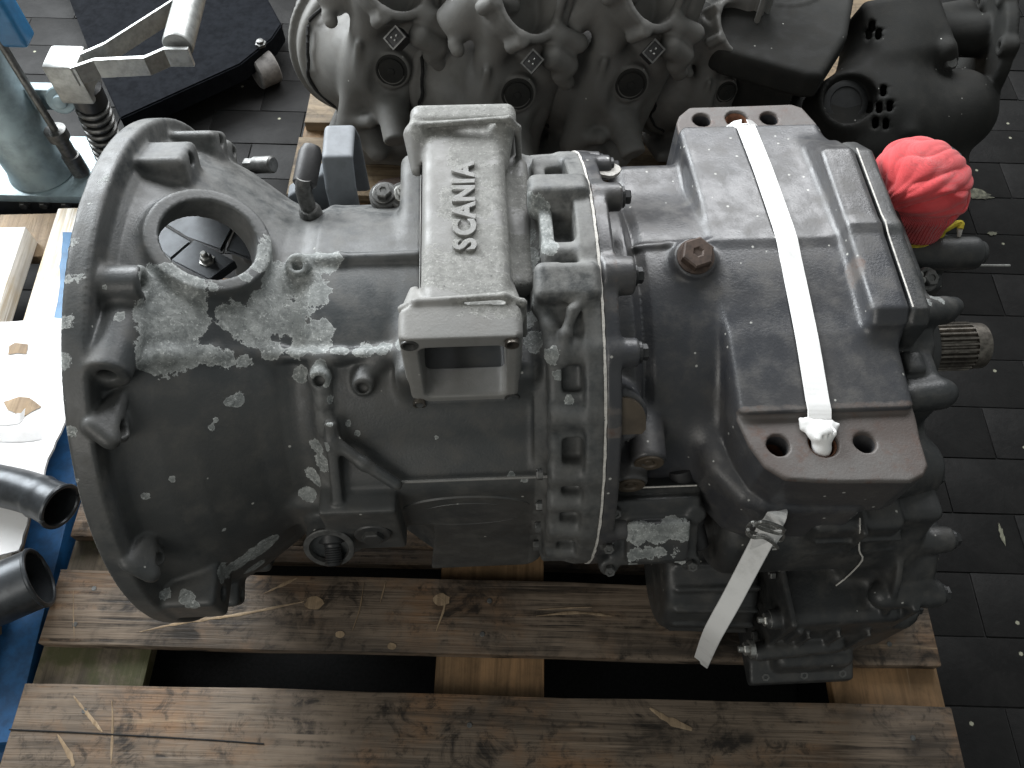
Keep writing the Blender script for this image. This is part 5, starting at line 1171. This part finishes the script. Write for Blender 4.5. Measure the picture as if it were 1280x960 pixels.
# coil spring damper
s0, s1 = W(106, 108, 2, .30), W(140, 196, 2, .13); s0[1] += .0; ax = nrm(s1-s0); ln = np.linalg.norm(s1-s0); Rs = frame(ax)
bm = bmesh.new(); bm_lathe(bm, s0, ax, [(-.01, .012), (.0, .026), (.035, .028), (.038, .022), (.05, .022), (ln, .020)], 28); tm('spring_cup', bm, M['black_steel'])
turns = 8; cp = [s0+ax*(.04+(ln-.04)*i/(turns*16))+(Rs[0]*cos(2*pi*i/16)+Rs[1]*sin(2*pi*i/16))*.0255 for i in range(turns*16+1)]
bm = bmesh.new(); bm_tube(bm, cp, .0042, 8); tm('coil_spring', bm, M['dull_steel'])
# pivot block, ears and lever made of two bars with a cross tube
ZL = .36
def quad_bar(pxs, z, w_, th, name, mat):
    pts = [W(x, y, 2, zz) for (x, y), zz in zip(pxs, z)]; bm = bmesh.new(); rows = []
    for i, p in enumerate(pts):
        rows.append([bm.verts.new(p+np.array(q)) for q in ((0, -th/2, -w_), (0, th/2, -w_), (0, th/2, 0), (0, -th/2, 0))])
    for a, b in zip(rows[:-1], rows[1:]):
        for j in range(4): bm.faces.new((a[j], a[(j+1) % 4], b[(j+1) % 4], b[j]))
    bm.faces.new(rows[0]); bm.faces.new(rows[-1][::-1]); return tm(name, bm, mat, smooth=False)
quad_bar([(88, 84), (117, 74), (180, 71), (205, 60), (235, 60)], [ZL]*5, .034, .007, 'lever_bar', M['galv'])
quad_bar([(95, 69), (130, 54), (210, 3), (240, -20)], [ZL]*4, .034, .007, 'lever_bar', M['galv'])
a, b = W(88, 84, 2, ZL), W(57, 70, 2, ZL); bm = bmesh.new(); bm_box(bm, (b[0], a[1]-.002, ZL-.075), (a[0]+.008, b[1]+.028, ZL+.001), None, .006); tm('pivot_block', bm, M['galv'])
a, b = W(222, 58, 2, ZL-.005), W(245, -30, 2, ZL-.005); bm = bmesh.new(); bm_lathe(bm, a, nrm(b-a), [(0, .023), (.004, .025), (.35, .025), (.352, .02)], 30); tm('cross_tube', bm, M['galv'])
q = W(78, 122, 2, .27); bm = bmesh.new(); bm_lathe(bm, q, (0.2, -.9, .3), [(-.02, .024), (.012, .024), (.014, .022), (.0145, .012), (.024, .011), (.026, .008)], 24); bm_box(bm, (-.055, -.008, -.022), (.0, .012, .022), Matrix.Translation(q), .003); tm('ear', bm, M['trolley'])
bm = bmesh.new(); q = W(22, 20, 2, .45); bm_box(bm, (-.04, -.02, -.035), (.010, .02, .09), Matrix.Translation(W(20, 28, 2, .42)), .010, 3); tm('control_grip', bm, M['bluebit'])
# black forks with a nylon roller
def prism(name, pxs, z1, z0, mat, bev=.003):
    up = [W(x, y, 2, z1) for x, y in pxs]; bm = bmesh.new(); a = [bm.verts.new(p) for p in up]; b = [bm.verts.new((p[0], p[1], z0)) for p in up]; n = len(a)
    bm.faces.new(a); bm.faces.new(b[::-1])
    for i in range(n): bm.faces.new((a[i], b[i], b[(i+1) % n], a[(i+1) % n]))
    bmesh.ops.bevel(bm, geom=list(bm.edges), offset=bev, segments=2, affect='EDGES'); return tm(name, bm, mat)
prism('fork', [(150, 148), (300, 80), (340, 48), (352, 30), (330, -10), (250, -60), (60, -70), (110, 60)], .09, .045, M['fork'])
p = W(330, 92, 2, .035); bm = bmesh.new(); bm_lathe(bm, p+np.array([-.02, -.0, .0]), (.75, .6, 0), [(0, .034), (.003, .037), (.045, .037), (.048, .034)], 28); tm('roller', bm, M['wheel'])
p = W(326, 55, 2, .092); bm = bmesh.new(); bm_lathe(bm, p, (0, 0, 1), [(-.003, .012), (.003, .012), (.0035, .008), (.009, .008), (.01, .006)], 6); tm('bolt', bm, M['dull_steel'])
